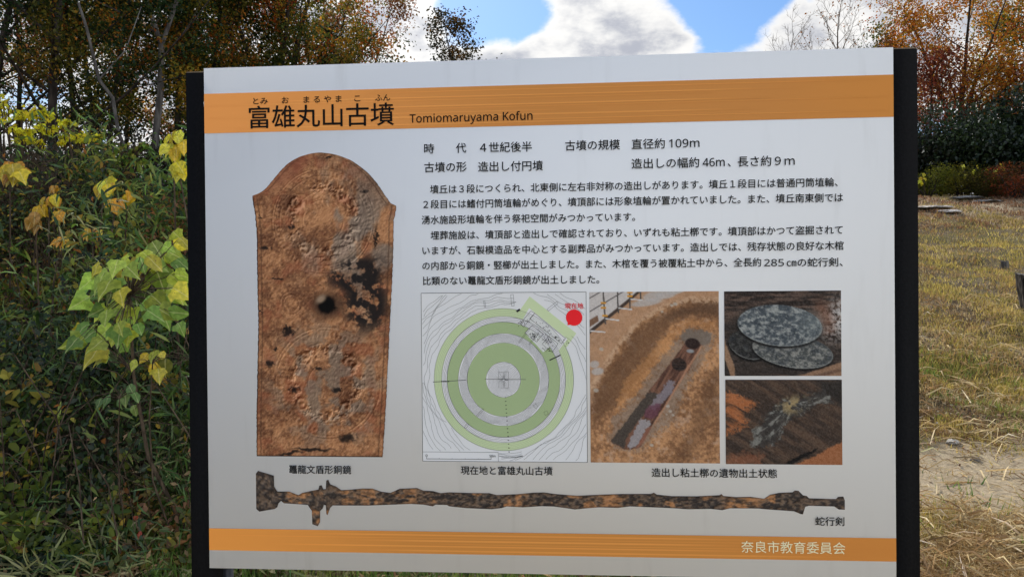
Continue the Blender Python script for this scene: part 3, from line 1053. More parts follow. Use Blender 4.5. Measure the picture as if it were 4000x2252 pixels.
def dig_photo(X, Y):
    n1_ = fbm(X * .008, Y * .008, 5, .55)
    n2_ = fbm(X * .05 + 9, Y * .05, 4, .6)
    S = X.shape
    c = mixa(np.broadcast_to(rgb(112, 74, 46), S + (3,)).copy(), rgb(178, 126, 80), sstep(.3, .7, n1_ * .45 + n2_ * .55))
    c = mixa(c, rgb(170, 140, 116), sstep(.56, .7, fbm(X * .02 + 60, Y * .02, 5, .65)) * .5)
    c = mixa(c, rgb(165, 125, 92), pmask(X, Y, [(0, 0), (1100, 0), (1100, 90), (850, 80), (640, 140), (480, 230), (400, 300), (240, 480), (160, 640), (0, 1000)], 14, 50) * .75)
    # the trench wall in shade, and its rim
    c = mixa(c, rgb(92, 62, 40), pmask(X, Y, [(1100, 110), (900, 95), (700, 160), (520, 250), (420, 340), (300, 480), (200, 610), (40, 880), (40, 1130), (330, 860), (560, 560), (680, 290), (860, 215), (1100, 235)], 48, 60) * .72 * sstep(.2, .5, n2_ + .1))
    c = mixa(c, rgb(72, 50, 35), pmask(X, Y, [(1100, 120), (980, 105), (760, 170), (640, 240), (900, 200), (1100, 200)], 34, 50) * .5)
    c = mixa(c, rgb(82, 55, 36), pmask(X, Y, [(1100, 640), (1010, 700), (985, 800), (900, 1020), (760, 1380), (840, 1420), (1000, 1100), (1100, 1000)], 44, 60) * .45)
    c = mixa(c, rgb(122, 106, 92), pmask(X, Y, [(860, 320), (1050, 360), (1040, 440), (930, 640), (800, 850), (700, 1100), (560, 1190), (440, 1330), (230, 1290), (180, 1210), (210, 1060), (420, 860), (560, 640), (740, 420)], 26, 110) * .72 * sstep(.15, .45, n2_))
    c = mixa(c, rgb(96, 88, 80), pmask(X, Y, [(790, 400), (830, 335), (960, 320), (1045, 375), (1020, 440), (960, 460), (900, 410), (830, 440)], 8, 50) * .7)
    rim = [(30, 800), (160, 610), (240, 480), (400, 300), (480, 230), (640, 140), (850, 78), (1100, 92)]
    dmin = np.full(S, 1e9)
    Xj = X + (fbm(X * .03, Y * .03, 3) - .5) * 40
    Yj = Y + (fbm(X * .03 + 9, Y * .03 + 9, 3) - .5) * 40
    for (ax, ay), (bx, by) in zip(rim, rim[1:]):
        vx, vy = bx - ax, by - ay
        h = np.clip(((Xj - ax) * vx + (Yj - ay) * vy) / (vx * vx + vy * vy), 0, 1)
        dmin = np.minimum(dmin, np.hypot(Xj - ax - h * vx, Yj - ay - h * vy))
    c = mixa(c, rgb(182, 148, 116), (1 - sstep(8, 30, dmin)) * .7 * sstep(.3, .6, n2_))
    c = mixa(c, rgb(186, 124, 66), pmask(X, Y, [(300, 760), (560, 470), (700, 320), (840, 250), (1060, 270), (1080, 320), (860, 300), (740, 400), (560, 620), (400, 860), (220, 1020)], 24, 70) * .5)
    # the coffin
    body = [(840, 410), (955, 450), (860, 640), (720, 840), (560, 1080), (440, 1290), (360, 1312), (300, 1308), (190, 1245), (270, 1150), (430, 940), (600, 720), (740, 540)]
    wood = mixa(np.broadcast_to(rgb(72, 46, 36), S + (3,)).copy(), rgb(112, 74, 56), sstep(.3, .7, fbm((X + Y * .62) * .05, (Y - X * .6) * .006, 3)))
    mk = pmask(X, Y, body, 4, 14)
    c = c * (1 - mk[..., None]) + wood * mk[..., None]
    c = mixa(c, rgb(62, 56, 50), pmask(X, Y, [(520, 830), (600, 860), (520, 960), (330, 1200), (300, 1300), (195, 1245), (290, 1120), (420, 950)], 8, 30) * .9)
    c = mixa(c, rgb(116, 110, 118), pmask(X, Y, [(690, 730), (740, 745), (720, 820), (620, 930), (560, 990), (520, 960), (600, 850)], 6, 40) * .85)
    c = mixa(c, rgb(92, 52, 66), pmask(X, Y, [(520, 950), (610, 930), (600, 1000), (560, 1060), (480, 1050), (480, 990)], 8, 30) * .8)
    c = mixa(c, rgb(134, 130, 132), pmask(X, Y, [(440, 1065), (530, 1075), (520, 1120), (470, 1180), (440, 1240), (400, 1290), (350, 1310), (330, 1290), (380, 1180)], 4, 40) * .9)
    c = mixa(c, rgb(136, 84, 64), pmask(X, Y, [(500, 1130), (545, 1110), (470, 1250), (400, 1310), (440, 1230)], 5, 16) * .7)
    for q, w_ in (([(955, 455), (965, 462), (640, 980), (560, 1110), (550, 1100), (850, 610)], 4),):
        c = mixa(c, rgb(160, 112, 82), pmask(X, Y, q, w_, 10) * .85)
    c = mixa(c, rgb(42, 30, 27), emask(X, Y, 880, 442, 62, 44, 10, .15))
    c = mixa(c, rgb(36, 30, 28), emask(X, Y, 768, 612, 62, 52, 20, .15))
    c = mixa(c, rgb(70, 46, 36), (emask(X, Y, 768, 612, 60, 50, 20, .2) * (fbm(X * .01, Y * .12, 2) > .56)) * .5)
    c = mixa(c, rgb(122, 124, 126), emask(X, Y, 862, 503, 32, 15, 5, .3))
    # stones, sacks
    for bx, by, q in ((690, 995, 14), (672, 955, 16), (715, 1028, 12), (660, 1020, 9), (535, 1275, 16), (120, 485, 18), (710, 128, 14), (740, 118, 18), (630, 180, 12), (72, 825, 22)):
        c = mixa(c, rgb(158, 150, 138), emask(X, Y, bx, by, q, q * .75, 10, .3) * .8)
    for bx, by, ax, ay in ((60, 610, 40, 30), (85, 668, 52, 30), (560, 55, 90, 40), (660, 40, 90, 34), (500, 105, 130, 28), (740, 20, 80, 16)):
        c = mixa(c, rgb(158, 152, 148), emask(X, Y, bx, by, ax, ay, -8, .25) * .85)
    # barrier of white sheet, planks, tubes and orange clamps
    c = mixa(c, rgb(172, 166, 162), pmask(X, Y, [(10, 0), (460, 0), (300, 110), (150, 230), (10, 335)], 3))
    c = mixa(c, rgb(110, 80, 60), pmask(X, Y, [(20, 245), (90, 205), (100, 255), (20, 305)], 3))
    c = mixa(c, rgb(60, 48, 42), pmask(X, Y, [(440, 0), (470, 0), (320, 130), (10, 370), (10, 335), (300, 112)], 3))

    def seg(c, ax, ay, bx, by, w_, col):
        vx, vy = bx - ax, by - ay
        h = np.clip(((X - ax) * vx + (Y - ay) * vy) / (vx * vx + vy * vy), 0, 1)
        d = np.hypot(X - ax - h * vx, Y - ay - h * vy)
        return mixa(c, rgb(*col), 1 - sstep(w_ * .6, w_ * 1.2, d))
    for q in ((15, 180, 330, 0), (15, 70, 130, 5)):
        c = seg(c, *q, 5, (70, 66, 66))
    for q in ((138, 0, 155, 275), (258, 20, 265, 185), (360, 0, 362, 145), (450, 10, 452, 80)):
        c = seg(c, *q, 7, (72, 66, 62))
    for q in ((160, 235, 268, 248), (30, 335, 150, 345), (272, 148, 375, 160), (372, 75, 465, 84)):
        c = seg(c, *q, 6, (178, 176, 174))
    for bx, by in ((140, 105), (140, 145), (152, 210), (362, 20), (362, 50)):
        c = seg(c, bx - 16, by, bx + 16, by, 9, (190, 130, 40))
    c = c + ((fbm(X * .14, Y * .14, 3, .7) - .5) * 34)[..., None]
    return c


def mirrors_photo(X, Y):
    S = X.shape
    n_ = fbm(X * .01, Y * .05, 5, .6)
    f_ = fbm(X * .06, Y * .06 + 4, 4, .65)
    c = mixa(np.broadcast_to(rgb(38, 32, 29), S + (3,)).copy(), rgb(84, 66, 56), sstep(.35, .7, n_))
    c = mixa(c, rgb(46, 41, 37), pmask(X, Y, [(1130, 300), (1300, 150), (1500, 110), (2100, 500), (2095, 600), (1700, 700), (1130, 700)], 40, 60) * .7)
    c = mixa(c, rgb(180, 176, 172), emask(X, Y, 2090, 230, 120, 170, 30, .9) * sstep(.35, .6, f_) * .9)
    c = mixa(c, rgb(120, 74, 52), emask(X, Y, 1960, 220, 60, 120, -20, .8) * .6)
    c = mixa(c, rgb(128, 96, 72), pmask(X, Y, [(1740, 705), (1900, 650), (2110, 585), (2110, 705)], 6, 10))
    c = mixa(c, rgb(88, 64, 50), pmask(X, Y, [(1840, 705), (2000, 660), (2110, 640), (2110, 660), (1950, 705)], 10) * .7)
    c = mixa(c, rgb(130, 98, 72), pmask(X, Y, [(1130, 400), (1170, 510), (1215, 640), (1215, 705), (1180, 705), (1130, 560)], 6, 12))

    def disc(c, cx, cy, rx, ry, a, lo, hi):
        c = mixa(c, rgb(16, 15, 15), emask(X, Y, cx - 6, cy + 18, rx * 1.01, ry, a, .06) * .85)
        mk = emask(X, Y, cx, cy, rx, ry, a, .015)
        sp = fbm(X * .03 + cx, Y * .045, 6, .68)
        d = mixa(np.broadcast_to(rgb(*lo), S + (3,)).copy(), rgb(*hi), sstep(.4, .68, sp))
        d = mixa(d, rgb(40, 46, 54), (fbm(X * .02 + 4, Y * .03 + cy, 3) > .6) * .35)
        c = c * (1 - mk[..., None]) + d * mk[..., None]
        ring = mk * (1 - emask(X, Y, cx - 2, cy - 4, rx * .985, ry * .975, a, .01))
        return mixa(c, rgb(138, 142, 138), ring * .5)
    c = disc(c, 1330, 450, 170, 110, 20, (34, 34, 34), (60, 60, 58))
    c = disc(c, 1695, 500, 335, 135, 9, (62, 66, 66), (118, 118, 112))
    c = disc(c, 1590, 290, 350, 168, 5, (62, 70, 76), (130, 134, 131))
    c = mixa(c, rgb(112, 122, 120), emask(X, Y, 1850, 270, 100, 90, 20, .8) * .4)
    c = c + ((fbm(X * .12, Y * .12, 3, .7) - .5) * 50)[..., None]
    return c


def comb_photo(X, Y):
    S = X.shape
    u = (X * .86 + Y * .5)
    v = (-X * .5 + Y * .86)
    gr = fbm(u * .004, v * .035, 5, .6)
    c = mixa(np.broadcast_to(rgb(50, 40, 34), S + (3,)).copy(), rgb(82, 62, 48), sstep(.25, .8, gr))
    c = mixa(c, rgb(168, 92, 46), pmask(X, Y, [(1130, 830), (1250, 870), (1400, 910), (1380, 960), (1260, 1010), (1330, 1080), (1200, 1160), (1130, 1190)], 26, 120) * sstep(.2, .6, gr + .08) * .85)
    c = mixa(c, rgb(150, 88, 50), pmask(X, Y, [(1700, 1440), (1860, 1360), (2110, 1230), (2110, 1440)], 8, 30) * .9)
    c = mixa(c, rgb(150, 84, 52), pmask(X, Y, [(1130, 1380), (1290, 1330), (1450, 1350), (1420, 1440), (1130, 1440)], 30, 90) * .55)
    c = mixa(c, rgb(20, 18, 17), pmask(X, Y, [(1590, 1440), (1760, 1350), (1900, 1290), (1880, 1320), (1700, 1420), (1660, 1440)], 5, 20))
    c = mixa(c, rgb(36, 34, 32), pmask(X, Y, [(1900, 740), (2110, 740), (2110, 960), (1980, 860)], 30, 60) * .8)
    body = [(1350, 1290), (1370, 1160), (1500, 1000), (1620, 900), (1760, 880), (1960, 810), (2040, 940), (1900, 930), (1740, 1030), (1620, 1100), (1560, 1270)]
    fl = fbm(np.arctan2(Y - 940, X - 1700) * 9, np.hypot(X - 1700, Y - 940) * .01, 4, .7)
    mk = pmask(X, Y, body, 14, 80)
    c = mixa(c, rgb(48, 48, 47), mk * .75)
    c = mixa(c, rgb(120, 120, 112), mk * sstep(.48, .68, fl) * .8)
    c = mixa(c, rgb(144, 122, 78), emask(X, Y, 1700, 940, 100, 60, -20, .8) * sstep(.42, .6, fbm(X * .03, Y * .03, 4)) * .9)
    c = c + ((fbm(X * .12 + 8, Y * .12, 3, .7) - .5) * 48)[..., None]
    return c


photo_sheet('excavation_photo', (687, 907.9, 408, 703.7), (22, 1100, 15, 1420), 180, 240, dig_photo)
photo_sheet('stacked_mirrors_photo', (917, 1111.9, 408.6, 553.4), (1130, 2095, 8, 702), 160, 120, mirrors_photo)
photo_sheet('comb_fragment_photo', (917.9, 1112.3, 559.8, 704.6), (1139, 2103, 733, 1427), 160, 120, comb_photo)


# ------------------------------------------------------------------ trees
def jit(c, n, amt, r):
    c = np.asarray(c, float)
    return np.clip(c * (1 + r.normal(0, amt, (n, 1))) * (1 + r.normal(0, amt * .35, (n, 3))), 0.002, 0.95)


def pick(pal, n, r, w=None):
    pal = np.asarray(pal, float)
    idx = r.choice(len(pal), n, p=w)
    return np.clip(pal[idx] * (1 + r.normal(0, .22, (n, 1))), .002, .95)


def skeleton(r, base, H, r0, lean=(0, 0), first=.3, nb=12, spread=.55, up=.35, fork=0, levels=2, wob=.05, blen=.42, crown_taper=.6):
    """limbs as (points, radii) and twig points where leaves hang"""
    limbs, twigs = [], []

    def limb(p, d, ln_, rad, lev, n=7, tr=.35):
        pts = [np.array(p, float)]
        d = norm(np.array(d, float))
        for i in range(n - 1):
            d = norm(d + r.normal(0, wob * (1 + lev), 3) + np.array([0, 0, up * .12 * (lev > 0)]))
            pts.append(pts[-1] + d * ln_ / (n - 1))
        pts = np.array(pts)
        rad_ = np.linspace(rad, rad * tr, n)
        limbs.append((pts, rad_, lev))
        return pts, rad_

    stems = []
    d0 = np.array([lean[0], lean[1], 1.0])
    if fork:
        p0, r_0 = limb(base, d0, H * first * .9, r0, 0, 5, .8)
        for k in range(fork):
            a = 2 * np.pi * k / fork + r.uniform(0, 1)
            stems.append(limb(p0[-1], d0 + .28 * np.array([math.cos(a), math.sin(a), 0]), H * (1 - first * .9), r_0[-1] * .8, 0, 9, .15))
    else:
        stems.append(limb(base, d0, H, r0, 0, 11, .12))
    for pts, rr2 in stems:
        m_ = len(pts)
        lo = 0.0 if fork else first
        k_ = nb if not fork else max(4, nb // fork + 1)
        for i in range(k_):
            f_ = lo + (1 - lo) * (i + r.uniform(.1, .9)) / k_
            q = f_ * (m_ - 1)
            a_ = int(min(q, m_ - 2))
            p = pts[a_] * (1 - (q - a_)) + pts[a_ + 1] * (q - a_)
            rad = rr2[a_] * .55
            an = r.uniform(0, 2 * np.pi)
            dz = spread + .5 * f_
            d = np.array([math.cos(an), math.sin(an), dz])
            ln_ = H * blen * (1 - crown_taper * f_) * r.uniform(.7, 1.15)
            bp, br = limb(p, d, ln_, max(rad * .7, .009), 1, 6, .25)
            nsub = 5
            for s_ in range(nsub):
                fs = .25 + .75 * (s_ + r.uniform(0, 1)) / nsub
                q2 = min(fs, .999) * 5
                a2 = int(q2)
                pp = bp[a2] * (1 - (q2 - a2)) + bp[a2 + 1] * (q2 - a2)
                d2 = norm(bp[a2 + 1] - bp[a2]) + r.normal(0, .75, 3) * np.array([1, 1, .6])
                l2 = ln_ * .42 * r.uniform(.6, 1.2) * (1.15 - .4 * fs)
                tp, _t = limb(pp, d2, l2, max(br[a2] * .5, .006), 2, 5, .3)
                twigs.append(tp[1:])
                if levels > 2:
                    for s3 in range(3):
                        d3 = norm(tp[-1] - tp[0]) + r.normal(0, .8, 3)
                        t3, _t = limb(tp[r.integers(1, 4)], d3, l2 * .6, .005, 3, 4, .5)
                        twigs.append(t3[1:])
    return limbs, (np.concatenate(twigs) if twigs else np.zeros((0, 3)))


def build_tree(name, label, cat, base, H, r0, pal, nleaf, leaf, seed, group=None, w=None, bark=None, clump=.28, flat=.6, mat=None, drop=.0, toff=0, **kw):
    r = np.random.default_rng(seed)
    base = np.array(base, float)
    root = empty(name, tuple(base))
    tag(root, label, cat, group)
    limbs, tw = skeleton(r, (0, 0, -.15), H, r0, **kw)
    g = Geo()
    for pts, rad, lev in limbs:
        g.tube(pts, rad, 8 if lev == 0 else (5 if lev == 1 else 3), (1, 1, 1), cap=False)
    link('trunk', g.mesh('trunk', True), bark or M_BARK, root)
    if nleaf and len(tw):
        # leaves in sprays round some of the twig points, so that the crown keeps gaps
        if drop:
            keep = fbm(tw[:, 0] * .8 + seed, tw[:, 2] * .8 + tw[:, 1] * .5, 3) > drop
            tw = tw[keep] if keep.sum() > 10 else tw
        idx = r.integers(0, len(tw), nleaf)
        P = tw[idx] + r.normal(0, 1, (nleaf, 3)) * clump * np.array([1, 1, flat])
        D = r.normal(0, 1, (nleaf, 3)) * np.array([1, 1, .7]) + np.array([0, 0, -.35])
        Nn = r.normal(0, .6, (nleaf, 3)) + np.array([0, 0, 1.0])
        # neighbouring leaves share a hue: one spray is redder, the next greener
        hue = fbm(P[:, 0] * 1.3 + seed, P[:, 2] * 1.3 + P[:, 1], 3)
        pal = np.asarray(pal, float)
        k_ = np.clip((hue - .28) / .44 * len(pal) + r.normal(0, .8, nleaf), 0, len(pal) - .01).astype(int)
        C = np.clip(pal[k_] * (1 + r.normal(0, .25, (nleaf, 1))), .002, .95)
        g = Geo()
        s_ = leaf * r.uniform(.65, 1.3, nleaf)
        leaves_np(g, P, D, Nn, s_, s_ * .62, C)
        link('crown', g.mesh('crown'), mat or M_LEAF, root)
    return root


def gz(x, y):
    return float(terrain(np.array([x]), np.array([y]))[0])


def base_at(col, y):
    x = (col - 512) / 740 * y
    return (x, y, gz(x, y))


LEAF_GAIN = 1.3


def lin(*c):
    return np.clip(np.array([srgb(*q) for q in c]) * LEAF_GAIN, 0, .85)


ORANGE = lin((150, 72, 30), (176, 98, 36), (182, 118, 44), (156, 122, 48), (110, 102, 42), (84, 88, 40))
RUST = lin((124, 70, 48), (146, 86, 54), (160, 104, 66), (134, 92, 60), (150, 116, 64), (106, 96, 52))
GOLD = lin((168, 116, 40), (184, 140, 48), (164, 140, 50), (124, 122, 46), (92, 100, 42), (66, 80, 38))
OLIVE = lin((120, 104, 34), (96, 92, 34), (72, 80, 32), (52, 66, 30), (140, 104, 36))
GREEN = lin((30, 46, 28), (40, 58, 30), (52, 70, 34), (34, 52, 34), (62, 72, 34))
YELLOW = lin((206, 176, 30), (190, 168, 34), (214, 186, 48), (160, 156, 40), (120, 134, 40))

FG = 'autumn trees of the wood on the bank'
LEAF_GAIN = 1.0
ORANGE, RUST, GOLD, OLIVE, GREEN = (p_ * k_ for p_, k_ in ((ORANGE, .80), (RUST, .85), (GOLD, .85), (OLIVE, 1.0), (GREEN, 1.0)))
GOLD = np.vstack([GOLD, GREEN[1:4]])
ORANGE = np.vstack([ORANGE, OLIVE[1:4]])
RUST = np.vstack([RUST, OLIVE[1:3]])
forest = [
    # col, y, H, r0, palette, leaves, leaf, name, label, extra
    (3, 12.5, 8.0, .105, GREEN, 9000, .075, 'oak_tree', 'thick dark trunk with dull green leaves, leftmost in the wood', dict(nb=16, first=.12)),
    (26, 17.0, 8.5, .09, OLIVE, 8000, .08, 'maple_tree', 'olive brown leaved tree between the two thickest dark trunks', dict(nb=16, first=.2)),
    (51, 12.0, 8.6, .115, GREEN, 8500, .07, 'oak_tree', 'straight black trunk with dark green sprays behind the yellow shrub', dict(nb=17, first=.12, wob=.025)),
    (78, 15.0, 7.6, .10, OLIVE, 8000, .075, 'oak_tree', 'short dark trunk under olive brown leaves right of the yellow shrub', dict(nb=13, first=.16)),
    (108, 14.0, 8.8, .075, ORANGE, 7500, .075, 'maple_tree', 'slender dark trunk with bright orange leaves low down', dict(nb=17, first=.1)),
    (126, 18.5, 9.0, .085, RUST, 8000, .085, 'maple_tree', 'thin straight tree with rusty leaves and sky behind', dict(nb=15, first=.18)),
    (152, 13.0, 8.4, .085, ORANGE, 4500, .07, 'forked_tree', 'pale grey forked trunk near the left post of the board', dict(fork=2, first=.42, nb=12, bark=M_BARKGREY)),
    (178, 15.0, 7.4, .085, GOLD, 11000, .08, 'oak_tree', 'golden olive leaved tree just left of the black post', dict(nb=18, first=.08)),
    (205, 17.0, 7.8, .10, GOLD, 11000, .085, 'oak_tree', 'golden brown tree standing over the top left corner of the board', dict(nb=18, first=.1)),
    (236, 19.0, 7.6, .12, RUST, 9000, .085, 'maple_tree', 'rusty tree with a leaning dark trunk above the title', dict(nb=16, first=.15, lean=(-.22, 0))),
    (277, 17.0, 7.9, .13, ORANGE, 10000, .08, 'maple_tree', 'many-stemmed orange brown tree dividing low behind the board', dict(fork=4, first=.22, nb=20)),
    (310, 21.0, 7.4, .11, RUST, 11000, .09, 'maple_tree', 'dense russet tree right of the many-stemmed one', dict(nb=18, first=.12)),
    (326, 18.0, 6.4, .095, GOLD, 6500, .08, 'oak_tree', 'open tree with thin upright stems near the edge of the wood', dict(fork=3, first=.3, nb=15)),
    (338, 19.5, 5.9, .07, RUST, 2600, .08, 'maple_tree', 'thin leaved tree leaning out to the right against white cloud', dict(nb=14, first=.2, lean=(.17, 0), clump=.2, blen=.3)),
    (-22, 15.5, 8.6, .11, OLIVE, 8000, .08, 'oak_tree', 'olive brown oak at the left limit of the wood', dict(nb=16, first=.15)),
    (92, 22.0, 9.0, .12, GOLD, 8000, .10, 'oak_tree', 'gold leaved tree deepest in the wood', dict(nb=16, first=.2)),
]
for i, (c_, y_, H_, r_0, pal, nl_, lf_, nm_, lb_, ex) in enumerate(forest):
    build_tree(nm_, lb_, 'tree', base_at(c_, y_), H_, r_0 * .78, pal, int(nl_ * 2.0), lf_ * .92, 100 + i, FG, drop=.36, **{'clump': .19, **ex})
# the long bare stem leaning across the wood
p0 = np.array(base_at(146, 11.5))
p1 = at(78, -4, 11.0)
g = Geo()
q = np.linspace(0, 1, 10)[:, None]
pts = (p1 - p0) * q + np.array([0, 0, -.1]) + np.random.default_rng(4).normal(0, .05, (10, 3)) * np.sin(q * np.pi)
g.tube(pts, np.linspace(.034, .02, 10), 7)
g.tube(np.array([pts[6], pts[6] + (.3, .2, .5), pts[6] + (.5, .3, 1.2)]), [.014, .01, .006], 5)
ro = empty('leaning_tree', tuple(p0))
tag(ro, 'slender pale bare stem leaning up to the left across the wood', 'tree')
link('trunk', g.mesh('trunk', True), M_BARKGREY, ro)

# small tree over the middle of the board, seen against the cloud
build_tree('small_tree', 'small dark leaved tree against the cloud above the board', 'tree', base_at(472, 19), 4.85, .06, lin((58, 54, 34), (84, 66, 38), (104, 76, 44), (50, 52, 32)), 4200, .08, 301,
           nb=24, first=.25, clump=.14, blen=.37, drop=.2, crown_taper=.7)
build_tree('bare_tree', 'leafless tree with a fan of fine twigs beyond the board', 'tree', base_at(826, 27), 7.3, .09, lin((150, 90, 30), (130, 84, 36)), 260, .09, 302, 'bare trees beyond the board',
           nb=26, first=.3, levels=3, clump=.1, blen=.42, up=1.2, bark=M_TWIG)
build_tree('bare_tree', 'smaller leafless tree left of the fan-shaped one', 'tree', base_at(790, 29), 6.7, .07, GOLD, 0, .08, 303, 'bare trees beyond the board', nb=20, first=.3, levels=3, blen=.38, up=1.2, bark=M_TWIG)
build_tree('bare_tree', 'leafless treetop just left of the right post', 'tree', base_at(878, 28), 6.2, .06, GOLD, 0, .08, 304, 'bare trees beyond the board', nb=18, first=.3, levels=3, blen=.36, up=1.2, bark=M_TWIG)
# right-hand wood
RG = 'autumn trees beyond the lawn'
build_tree('maple_tree', 'large spreading orange maple beyond the lawn', 'tree', base_at(955, 26), 7.6, .15, lin((172, 106, 28), (186, 122, 36), (178, 128, 42), (140, 112, 40), (156, 88, 30)), 12000, .10, 311, RG, fork=3, first=.3, nb=30, blen=.42, clump=.3, crown_taper=.45, drop=.3)
build_tree('maple_tree', 'golden tree at the right of the large orange maple', 'tree', base_at(1005, 29), 7.4, .12, GOLD, 9000, .11, 312, RG, nb=22, first=.25, clump=.34, drop=.3)
build_tree('maple_tree', 'dark red leaved tree at the right edge above the evergreens', 'tree', base_at(1042, 25), 6.6, .12, lin((110, 40, 28), (132, 54, 32), (150, 74, 34), (150, 90, 36)), 8000, .10, 313, RG, nb=20, first=.25, clump=.3, drop=.3)
build_tree('maple_tree', 'low dusky red tree between the right post and the evergreens', 'tree', base_at(928, 24.5), 4.5, .08, lin((110, 54, 40), (128, 64, 44), (96, 60, 40)), 5200, .09, 314, RG, nb=16, first=.2, clump=.3, drop=.3)
build_tree('maple_tree', 'orange maple hidden mostly behind the right post', 'tree', base_at(898, 30), 7.2, .1, ORANGE, 6000, .11, 315, RG, nb=18, first=.3, clump=.3, drop=.3)


def bush(name, label, base, w, h, pal, n, leaf, seed, group=None, mat=None, cat='bush', stems=9, tall=1.0):
    r = np.random.default_rng(seed)
    root = empty(name, tuple(base))
    tag(root, label, cat, group)
    g = Geo()
    lobes = []
    for k in range(stems):
        a = r.uniform(0, 2 * np.pi)
        rr3 = w * .5 * math.sqrt(r.uniform(0, 1)) * .8
        top = np.array([math.cos(a) * rr3, math.sin(a) * rr3, h * r.uniform(.35, .92) * (1 - .35 * rr3 / (w * .5))])
        mid = top * np.array([.5, .5, .5]) + r.normal(0, .06, 3)
        g.tube([(0, 0, -.1), mid, top], [.03 * w / 2, .02 * w / 2, .008], 5, cap=False)
        lobes.append((top, w * r.uniform(.14, .26)))
    link('stems', g.mesh('stems', True), M_BARK, root)
    P = []
    per = n // stems
    for top, rad in lobes:
        d = norm(r.normal(0, 1, (per, 3)))
        P.append(top + d * rad * r.uniform(.55, 1.1, (per, 1)) * np.array([1.15, 1.15, .75]))
    P = np.concatenate(P)
    low = r.random(len(P)) < .25
    P[low, 2] *= r.uniform(.1, .8, low.sum())
    n = len(P)
    D = r.normal(0, 1, (n, 3)) + np.array([0, 0, -.2])
    Nn = r.normal(0, .7, (n, 3)) + np.array([0, -.3, 1.0])
    hue = fbm(P[:, 0] * 2 + seed, P[:, 2] * 2 + P[:, 1], 3)
    pal = np.asarray(pal, float)
    k_ = np.clip((hue - .28) / .44 * len(pal) + r.normal(0, .6, n), 0, len(pal) - .01).astype(int)
    C = np.clip(pal[k_] * (1 + r.normal(0, .25, (n, 1))), .002, .95)
    g = Geo()
    s_ = leaf * r.uniform(.65, 1.3, n)
    leaves_np(g, P, D, Nn, s_, s_ * .55, C)
    link('foliage', g.mesh('foliage'), mat or M_GLOSSLEAF, root)
    return root


EG = 'dark evergreen bushes'
DARK = lin((34, 48, 28), (42, 58, 32), (54, 70, 38), (28, 40, 26))
bush('evergreen_bush', 'tall rounded dark evergreen bush under the orange maple', base_at(986, 22.5), 4.4, 3.4, DARK, 24000, .12, 401, EG, stems=16)
bush('evergreen_bush', 'dark evergreen bush at the right edge below the red tree', base_at(1035, 22), 3.4, 2.5, DARK, 20000, .12, 402, EG, stems=14)
bush('evergreen_bush', 'lower sombre evergreen bush beside the right post', base_at(925, 23.5), 4.0, 2.5, lin((36, 40, 30), (46, 48, 34), (30, 36, 28)), 20000, .12, 403, EG, stems=14)
bush('evergreen_bush', 'evergreen bush right of the red tree, outermost of its row', base_at(1085, 24), 4.2, 3.2, DARK, 12000, .12, 404, EG, stems=14)
WG = 'dark bushes at the foot of the wood'
bush('evergreen_bush', 'dark green bush under the thickest trunk of the wood', base_at(62, 11.0), 2.3, 1.15, DARK, 6000, .06, 411, WG, stems=12)
bush('evergreen_bush', 'dark brownish bush left of the black post', base_at(178, 12.5), 2.6, 1.6, lin((40, 42, 26), (58, 52, 30), (72, 56, 32), (34, 40, 26)), 8000, .06, 412, WG, stems=14)
bush('evergreen_bush', 'dusky brown bush between orange maple and grey forked trunk', base_at(128, 11.5), 2.2, 1.25, lin((44, 40, 26), (58, 46, 28), (34, 40, 26)), 6500, .06, 413, WG, stems=12)
bush('evergreen_bush', 'dark bush under the leftmost trunk of the wood', base_at(8, 11.5), 2.4, 1.4, DARK, 6000, .06, 414, WG, stems=12)
bush('evergreen_bush', 'dark pine-like bush peeping over the board left of the many-stemmed tree', base_at(232, 15.5), 2.2, 3.6, DARK, 8000, .07, 415, WG, stems=16)
bush('evergreen_bush', 'dark green bush seen between black post and title band', base_at(205, 14.5), 2.0, 2.6, DARK, 6000, .07, 416, WG, stems=14)
LEAF_GAIN = 0.72
for k, (c_, y_, w_, h_, pal_, lb_) in enumerate([
        (930, 20.8, 1.5, .85, lin((96, 104, 34), (120, 120, 40), (84, 90, 32)), 'yellow green weed clump at the lawn edge beside the right post'),
        (962, 20.6, 1.7, .85, lin((120, 112, 36), (104, 104, 36), (88, 84, 34)), 'olive yellow weed clump in the middle of the lawn edge'),
        (992, 20.2, 1.5, .75, lin((84, 84, 36), (110, 92, 40), (74, 70, 36)), 'brownish green weed clump right of the yellow ones'),
        (1020, 19.4, 1.6, 1.1, lin((136, 62, 36), (120, 70, 38), (98, 70, 38)), 'reddish shrub at the right end of the lawn edge')]):
    bush('weed_clump', lb_, base_at(c_, y_), w_, h_, pal_, 3800, .05, 430 + k, 'weeds along the far edge of the lawn', M_LEAF, 'weed', stems=14)

LEAF_GAIN = 1.25
